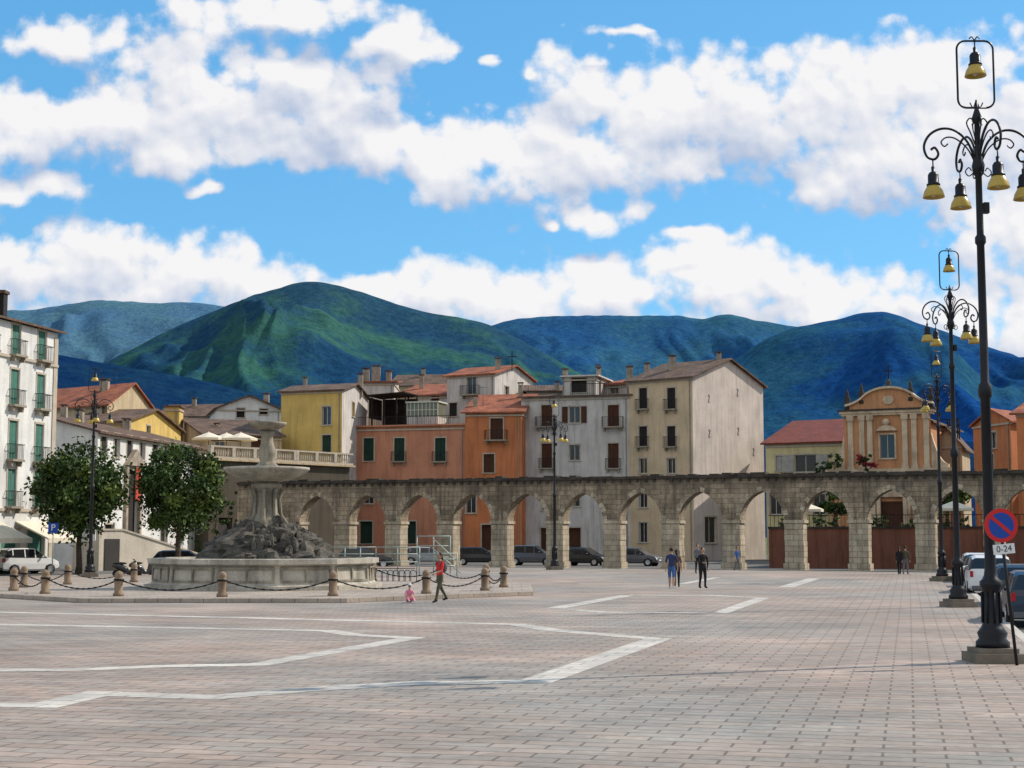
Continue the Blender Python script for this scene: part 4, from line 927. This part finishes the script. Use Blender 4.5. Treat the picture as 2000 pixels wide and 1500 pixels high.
    for s in (-1,1): hd.ball(c+Vector((s*.077,.005,-.005))*k,(.012*k,.02*k,.03*k),SKIN,8,6); hd.ball(c+Vector((s*.03,-.082,.012))*k,(.012*k,.008*k,.008*k),HAIR,8,6)
    hd.ball(c+Vector((0,-.085,-.055))*k,(.024*k,.008*k,.007*k),mat('lips',(.35,.1,.08),.5,.1,3,0),8,5)
    hd.part('hair'); hd.ball(c+Vector((0,.022,.03))*k,(.086*k,.09*k,.1*k),hair,14,10)
    if female: hd.tube([c+Vector((0,.08,.02))*k,c+Vector((0,.1,-.1))*k,c+Vector((0,.09,-.22))*k],[.06*k,.06*k,.025*k],hair,8)
    if hat: hd.part('hat'); hd.lathe([(.16*k,.04*k),(.1*k,.06*k),(.095*k,.12*k),(.06*k,.16*k),(.01,.17*k)],hat,c,14)
    if bag: hd.part('backpack'); hd.ball(Vector((0,.19,1.27))*k,(.14*k,.09*k,.2*k),bag,12,8)
    if bag:
        for s in (-1,1): hd.tube(smooth([Vector((s*.1,.14,1.12))*k,Vector((s*.13,.1,1.44))*k,Vector((s*.12,-.03,1.49))*k,Vector((s*.12,-.13,1.35))*k]),.018*k,bag,5)
    for pn,cc in hd.parts.items():
        if not cc['f']: continue
        m2=bpy.data.meshes.new(pn); m2.from_pydata(cc['v'],[],cc['f'])
        for m in cc['ml']: m2.materials.append(m)
        m2.polygons.foreach_set('material_index',cc['m']); m2.polygons.foreach_set('use_smooth',[True]*len(cc['f']))
        o=bpy.data.objects.new(pn,m2); sc.collection.objects.link(o); o.parent=root
    return root
BLK=cloth('black',(.015,.015,.018)); NAVY=cloth('navy',(.03,.045,.12)); RED_=cloth('red',(.55,.03,.03)); PINK=cloth('pink',(.7,.25,.35)); GRY=cloth('grey',(.15,.15,.16)); WHT=cloth('white',(.6,.6,.6)); BLU=cloth('blue',(.05,.12,.3)); BRN=cloth('brown',(.12,.07,.04)); OLV=cloth('olive',(.08,.08,.05))
gp=gnd
q=gp(859,1178); person('woman_walking',q.x,q.y,-.9,1.72,RED_,OLV,BLK,HAIR,.35,(.3,-.2),bag=GRY,female=True,elbow=(.9,.3))
q=gp(798,1177); person('child_sitting',q.x,q.y+.3,.25,1.2,PINK,PINK,WHT,HAIRB,pose='sit',hat=WHT)
q=gp(1312,1150); person('man_walking',q.x,q.y,2.9,1.78,NAVY,BLU,WHT,HAIR,.2,(-.15,.2),shorts=True)
q=gp(1322,1147); person('woman_walking',q.x,q.y,3.1,1.68,BRN,BLK,BLK,HAIR,-.2,(.1,-.2),female=True)
q=gp(1373,1149); person('man_standing',q.x,q.y,.4,1.78,BLK,BLK,BLK,HAIR,.08,(.1,.3),True,elbow=(.2,1.2))
q=gp(1363,1120); person('man_standing',q.x,q.y,.2,1.76,GRY,BLK,BLK,HAIR,.05,(.1,.1),True,elbow=(1.2,.2))
q=gp(1757,1122); person('woman_walking',q.x,q.y,2.6,1.64,BLK,BLK,BLK,HAIR,.2,(.2,-.2),True,female=True)
q=gp(1769,1122); person('man_walking',q.x,q.y,2.7,1.68,OLV,GRY,BLK,HAIR,-.2,(-.2,.2),True)
q=P(1438,104); person('man_walking',q.x,q.y,.6,1.7,BLU,GRY,BLK,HAIR,.2,(-.2,.2)).location.z=-.13
q=P(1190,118); person('woman_walking',q.x,q.y,.6,1.7,BLU,BLK,BLK,HAIR,.2,(-.2,.2),female=True).location.z=-.13
# ------------------------------------------------------------------ mountains
def mmat(name,c1,c2,c3):
    m=bpy.data.materials.new(name); m.use_nodes=True; nt=m.node_tree; L=nt.links; bs=nt.nodes['Principled BSDF']; bs.inputs['Roughness'].default_value=1; bs.inputs['Specular IOR Level'].default_value=0
    tc=nn(nt,'ShaderNodeTexCoord'); n1=nn(nt,'ShaderNodeTexNoise'); n1.inputs['Scale'].default_value=.0022; n1.inputs['Detail'].default_value=7; n1.inputs['Roughness'].default_value=.62; L.new(tc.outputs['Object'],n1.inputs['Vector'])
    n2=nn(nt,'ShaderNodeTexNoise'); n2.inputs['Scale'].default_value=.035; n2.inputs['Detail'].default_value=5; n2.inputs['Roughness'].default_value=.75; L.new(tc.outputs['Object'],n2.inputs['Vector'])
    f=ramp(nt,n1.outputs['Fac'],.45,.57); c=mixc(nt,f,c1,c2)
    sp=nn(nt,'ShaderNodeSeparateXYZ'); L.new(tc.outputs['Object'],sp.inputs[0])
    mr=nn(nt,'ShaderNodeMapRange'); mr.inputs[1].default_value=350; mr.inputs[2].default_value=1000; L.new(sp.outputs[2],mr.inputs[0])
    mu=nn(nt,'ShaderNodeMath',operation='MULTIPLY'); L.new(mr.outputs[0],mu.inputs[0]); L.new(n1.outputs['Fac'],mu.inputs[1])
    c=mixc(nt,mu.outputs[0],c,c3)
    r2=ramp(nt,n2.outputs['Fac'],.35,.65,(.66,.68,.74),(1.28,1.26,1.2)); c=mixc(nt,1.0,c,r2,'MULTIPLY'); L.new(c,bs.inputs['Base Color'])
    b=nn(nt,'ShaderNodeBump'); b.inputs['Strength'].default_value=.6; b.inputs['Distance'].default_value=16; L.new(n2.outputs['Fac'],b.inputs['Height']); L.new(b.outputs[0],bs.inputs['Normal'])
    return m
def mountain(name,prof,Rd,D,m,seed=0,amp=.16):
    mb=MB(name); mb.part('slopes'); pts=[(P(u,Rd,0).x*1.0, max(zat(v,Rd),5)) for u,v in prof]
    NX,NT=340,60; x0,x1=pts[0][0],pts[-1][0]; vs=[];fs=[]
    def hz(x):
        for i in range(len(pts)-1):
            if pts[i][0]<=x<=pts[i+1][0]:
                t=(x-pts[i][0])/(pts[i+1][0]-pts[i][0])
                p0=pts[max(i-1,0)][1];p1=pts[i][1];p2=pts[i+1][1];p3=pts[min(i+2,len(pts)-1)][1]
                return .5*((2*p1)+(-p0+p2)*t+(2*p0-5*p1+4*p2-p3)*t*t+(-p0+3*p1-3*p2+p3)*t**3)
        return pts[-1][1]
    HZ=[hz(x0+(x1-x0)*i/NX) for i in range(NX+1)]
    for j in range(-6,NT+1):
        t=j/NT
        for i in range(NX+1):
            x=x0+(x1-x0)*i/NX; z=HZ[i]; y=Rd-t*D
            wq=noise.noise(Vector((x/700,y/700,seed)))*.5
            q=Vector((x/800+seed+wq,y/1700,seed*1.7))
            rg=1-abs(noise.noise(q))*2; rg2=1-abs(noise.noise(q*2.7))*2; rg3=1-abs(noise.noise(q*6.5))*2
            if t<0: zz=z*(1+t*3)
            else:
                sh=(1-t)**1.25
                zz=z*sh+ z*amp*min(1,t*4)*(1-t)*(rg*.85+rg2*.5+rg3*.22-.75)
            zz+=noise.noise(Vector((x/60,y/60,seed)))*Rd*.0006
            vs.append((x,y,max(zz,-1.0)-.2))
    w=NX+1
    for j in range(NT+6):
        for i in range(NX): a=j*w+i; fs.append((a,a+w,a+w+1,a+1))
    mb.add(vs,fs,m,True); mb.done()
mA=mmat('far_mountain',(.035,.11,.22),(.04,.135,.19),(.09,.17,.23)); mB=mmat('forested_mountain',(.008,.045,.115),(.03,.105,.085),(.05,.11,.1)); mC=mmat('haze_blue_mountain',(.011,.065,.21),(.02,.088,.175),(.035,.11,.16)); mD=mmat('near_haze_blue_mountain',(.009,.058,.2),(.02,.085,.155),(.03,.1,.14)); mE=mmat('dark_foothill',(.005,.026,.085),(.009,.038,.085),(.012,.042,.085))  # distance haze is painted into these base colours as blue
mountain('mountain',[(-1500,800),(-900,700),(-500,640),(-200,625),(0,607),(50,605),(110,596),(170,587),(230,588),(300,592),(350,590),(420,597),(520,620),(700,680),(1000,760),(1300,830)],9500,3800,mA,3.1,.2)
mountain('mountain',[(-300,860),(0,800),(120,750),(200,707),(300,655),(400,612),(480,580),(540,562),(575,552),(600,549),(640,555),(700,570),(760,590),(800,602),(850,614),(900,621),(950,633),(1000,655),(1060,687),(1120,722),(1200,770),(1350,850),(1500,930)],5600,2300,mB,1.3,.26)
mountain('mountain',[(500,800),(750,720),(900,655),(950,638),(1000,625),(1060,618),(1150,616),(1250,617),(1330,617),(1380,622),(1430,614),(1480,625),(1540,634),(1640,655),(1800,700),(2100,760),(2500,830)],7800,3000,mC,7.7,.2)
mountain('mountain',[(1000,930),(1200,850),(1340,780),(1400,732),(1440,702),(1500,663),(1560,640),(1640,625),(1690,612),(1720,609),(1750,612),(1800,630),(1850,645),(1900,664),(1960,684),(2000,698),(2200,750),(2600,800),(3200,860)],5000,2100,mD,5.2,.24)
mountain('hill',[(-1500,760),(-600,690),(-200,670),(0,680),(100,692),(200,710),(300,727),(400,745),(480,765),(560,776),(700,800),(900,820),(1200,850),(1600,870),(2000,860),(2600,850),(3200,880)],3300,1500,mE,9.4,.12)
# ------------------------------------------------------------------ sky and clouds
SUNH=Vector((.92,.39)).normalized(); EL=math.radians(40.5)
w=bpy.data.worlds.new("World"); sc.world=w; w.use_nodes=True; nt=w.node_tree; L=nt.links
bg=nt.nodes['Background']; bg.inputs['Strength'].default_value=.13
sky=nn(nt,'ShaderNodeTexSky',sky_type='NISHITA'); sky.sun_disc=False; sky.sun_elevation=EL; sky.sun_rotation=math.atan2(SUNH.x,SUNH.y); sky.altitude=400; sky.dust_density=.4; sky.ozone_density=2.5
def mth(op,a,b=None,c=None,clamp=False,t=nt):
    n=t.nodes.new('ShaderNodeMath'); n.operation=op; n.use_clamp=clamp
    for i,v in enumerate((a,b,c)):
        if v is None: continue
        if isinstance(v,(int,float)): n.inputs[i].default_value=v
        else: t.links.new(v,n.inputs[i])
    return n.outputs[0]
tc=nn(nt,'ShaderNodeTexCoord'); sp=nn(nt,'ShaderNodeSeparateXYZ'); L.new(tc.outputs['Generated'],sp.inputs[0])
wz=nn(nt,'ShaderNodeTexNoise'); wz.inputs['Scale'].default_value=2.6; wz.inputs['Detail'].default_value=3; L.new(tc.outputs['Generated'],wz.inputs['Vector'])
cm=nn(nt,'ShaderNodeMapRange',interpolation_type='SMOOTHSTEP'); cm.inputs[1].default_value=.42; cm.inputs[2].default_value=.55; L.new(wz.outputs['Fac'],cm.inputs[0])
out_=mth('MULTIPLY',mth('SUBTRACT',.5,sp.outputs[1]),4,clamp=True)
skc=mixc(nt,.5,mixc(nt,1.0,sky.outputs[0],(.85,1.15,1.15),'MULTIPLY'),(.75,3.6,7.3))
fin=mixc(nt,mth('MULTIPLY',cm.outputs[0],out_),skc,(7.4,7.1,6.7)); L.new(fin,bg.inputs['Color'])  # white clouds added behind and overhead, out of view, for neutral fill light
CL=[(370,40,75,80),(350,120,80,60),(450,200,210,105),(210,235,160,62),(330,300,140,45),(610,220,150,85),(710,270,120,62),(560,140,110,50),(540,290,120,45),(800,270,70,60),
(600,30,150,34),(760,85,90,50),(830,105,80,30),(740,160,75,28),(125,75,95,42),(60,360,110,28),(0,205,60,45),(60,270,110,40),(120,240,120,50),
(900,310,110,75),(1040,340,120,75),(860,370,60,35),(1180,300,120,75),(1090,270,70,60),(1150,170,90,80),(1300,210,150,100),(1480,240,190,95),(1650,190,190,100),(1800,150,160,85),(1920,260,220,130),(1760,320,170,85),(1960,440,110,130),(1640,370,80,35),(2100,200,200,120),(1330,330,90,50),
(1180,428,62,24),(1100,435,25,12),(1370,465,80,14),(415,372,32,12),(970,115,15,15),(1055,150,12,14),(1225,62,45,8),
(190,515,130,75),(60,540,130,90),(400,530,110,58),(520,560,90,42),(300,570,200,50),(720,565,110,34),(880,565,120,60),(1000,590,120,50),(1170,560,130,55),(1370,540,140,62),(1500,550,140,75),(1620,585,120,55),(1740,590,100,50),(1900,620,110,50),(2000,650,80,80),(2200,600,200,90),(-200,520,200,90),(-150,250,180,70),(1000,680,900,70)]
r2=random.Random(5)
for k in range(26):
    for sgn in (-1,1):
        CL.append((1000+sgn*r2.uniform(1350,3600),r2.uniform(-800,640),r2.uniform(150,420),r2.uniform(60,150)))
NU,NV=560,230
tt=np.linspace(-1,1,NU); Ug=.42*tt+.73*tt**3; ss_=np.linspace(0,1,NV); Vg=-.01+.42*ss_+.33*ss_**3
UU,VV=np.meshgrid(Ug,Vg); UW=UU.copy(); VW=VV.copy()
for j in range(NV):
    for i in range(NU):
        u,v=UU[j,i],VV[j,i]; a=noise.noise_vector(Vector((u*16,v*16,0))); b=noise.noise_vector(Vector((u*45,v*45,4)))
        UW[j,i]+=a.x*.013+b.x*.007; VW[j,i]+=a.y*.009+b.y*.006
def cfield(du,dv):
    acc=np.zeros_like(UU)
    for (u,v,rx,ry) in CL:
        a,b,c=pixray(u,v); l=np.sqrt(((UW+du-a/b)*FL/(rx*1.25))**2+((VW+dv-c/b)*FL/(ry*1.27))**2)
        acc+=np.exp(-7*l)
    return np.tanh((1+np.log(acc+1e-9)/7)*1.3)*.75
F0=np.maximum(cfield(0,0),-1.2); F1=np.maximum(cfield(.008,.022),-1.2)
RS=22000.0; vs=[]
for j in range(NV):
    for i in range(NU):
        u,v=UU[j,i],VV[j,i]; k=RS/math.sqrt(1+u*u+v*v); vs.append((u*k,k,v*k+EYE))
fs=[(j*NU+i,j*NU+i+1,(j+1)*NU+i+1,(j+1)*NU+i) for j in range(NV-1) for i in range(NU-1)]
me=bpy.data.meshes.new('sky'); me.from_pydata(vs,[],fs)
for nm_,arr in (('cf',F0),('cs',F0-F1)):
    at=me.attributes.new(nm_,'FLOAT','POINT'); at.data.foreach_set('value',arr.astype(np.float32).ravel())
at=me.attributes.new('diruv','FLOAT_VECTOR','POINT'); at.data.foreach_set('vector',np.stack([UU,VV,np.zeros_like(UU)],-1).astype(np.float32).ravel())
skm=bpy.data.materials.new('cumulus_clouds'); skm.use_nodes=True; t=skm.node_tree; t.nodes.clear(); LL=t.links
def att(n_): a=t.nodes.new('ShaderNodeAttribute'); a.attribute_name=n_; return a
dv=att('diruv').outputs['Vector']; cf=att('cf').outputs['Fac']; cs_=att('cs').outputs['Fac']
def sn(vec,s,d,r): n=t.nodes.new('ShaderNodeTexNoise'); n.inputs['Scale'].default_value=s; n.inputs['Detail'].default_value=d; n.inputs['Roughness'].default_value=r; LL.new(vec,n.inputs['Vector']); return n.outputs['Fac']
def sv_(vec): n=t.nodes.new('ShaderNodeTexVoronoi'); n.feature='SMOOTH_F1'; n.voronoi_dimensions='2D'; n.inputs['Scale'].default_value=50; n.inputs['Detail'].default_value=1; n.inputs['Smoothness'].default_value=.7; LL.new(vec,n.inputs['Vector']); return n.outputs['Distance']
ad=t.nodes.new('ShaderNodeVectorMath'); ad.operation='ADD'; ad.inputs[1].default_value=(.003,.0055,0); LL.new(dv,ad.inputs[0]); dv2=ad.outputs[0]
def det(vec): return mth('SUBTRACT',mth('MULTIPLY',sn(vec,24,6,.62),1.5,t=t),mth('MULTIPLY',sv_(vec),.5,t=t),t=t)
d1=det(dv); d2=det(dv2)
dens=mth('ADD',cf,mth('SUBTRACT',d1,.45,t=t),t=t)
mk=t.nodes.new('ShaderNodeMapRange'); mk.interpolation_type='SMOOTHSTEP'; mk.inputs[1].default_value=-.04; mk.inputs[2].default_value=.42; LL.new(dens,mk.inputs[0])
lit=mth('ADD',mth('ADD',mth('MULTIPLY',mth('SUBTRACT',d1,d2,t=t),.8,t=t),mth('MULTIPLY',cs_,1.5,t=t),t=t),.68,t=t)
lowf=sn(dv,9,3,.5); lit=mth('SUBTRACT',lit,mth('MULTIPLY',mth('SUBTRACT',lowf,.47,t=t),1.9,t=t),clamp=True,t=t)
cc=mixc(t,lit,(.47,.55,.72),(.95,.93,.93))
em=t.nodes.new('ShaderNodeEmission'); LL.new(cc,em.inputs[0]); tr_=t.nodes.new('ShaderNodeBsdfTransparent'); mx=t.nodes.new('ShaderNodeMixShader'); ou=t.nodes.new('ShaderNodeOutputMaterial')
LL.new(mth('MULTIPLY',mk.outputs[0],.97,t=t),mx.inputs[0]); LL.new(tr_.outputs[0],mx.inputs[1]); LL.new(em.outputs[0],mx.inputs[2]); LL.new(mx.outputs[0],ou.inputs[0])
skm.cycles.emission_sampling='NONE'
me.materials.append(skm); so_=bpy.data.objects.new('sky',me); sc.collection.objects.link(so_)
# ------------------------------------------------------------------ sun and camera
sd=bpy.data.lights.new('sun','SUN'); sd.energy=4.6; sd.angle=math.radians(.5); sd.color=(1,.91,.79); so_=bpy.data.objects.new('sun',sd); sc.collection.objects.link(so_)
sv=Vector((SUNH.x*math.cos(EL),SUNH.y*math.cos(EL),math.sin(EL))); so_.rotation_euler=sv.to_track_quat('Z','Y').to_euler()
cd=bpy.data.cameras.new('camera'); cam=bpy.data.objects.new('camera',cd); sc.collection.objects.link(cam); cd.sensor_width=36; cd.lens=54; cd.clip_end=40000; cd.clip_start=.2
cam.location=(0,0,EYE); cam.rotation_euler=(math.pi/2+TH,0,0); sc.camera=cam
sc.view_settings.view_transform='Standard'; sc.view_settings.look='None'; sc.view_settings.exposure=0
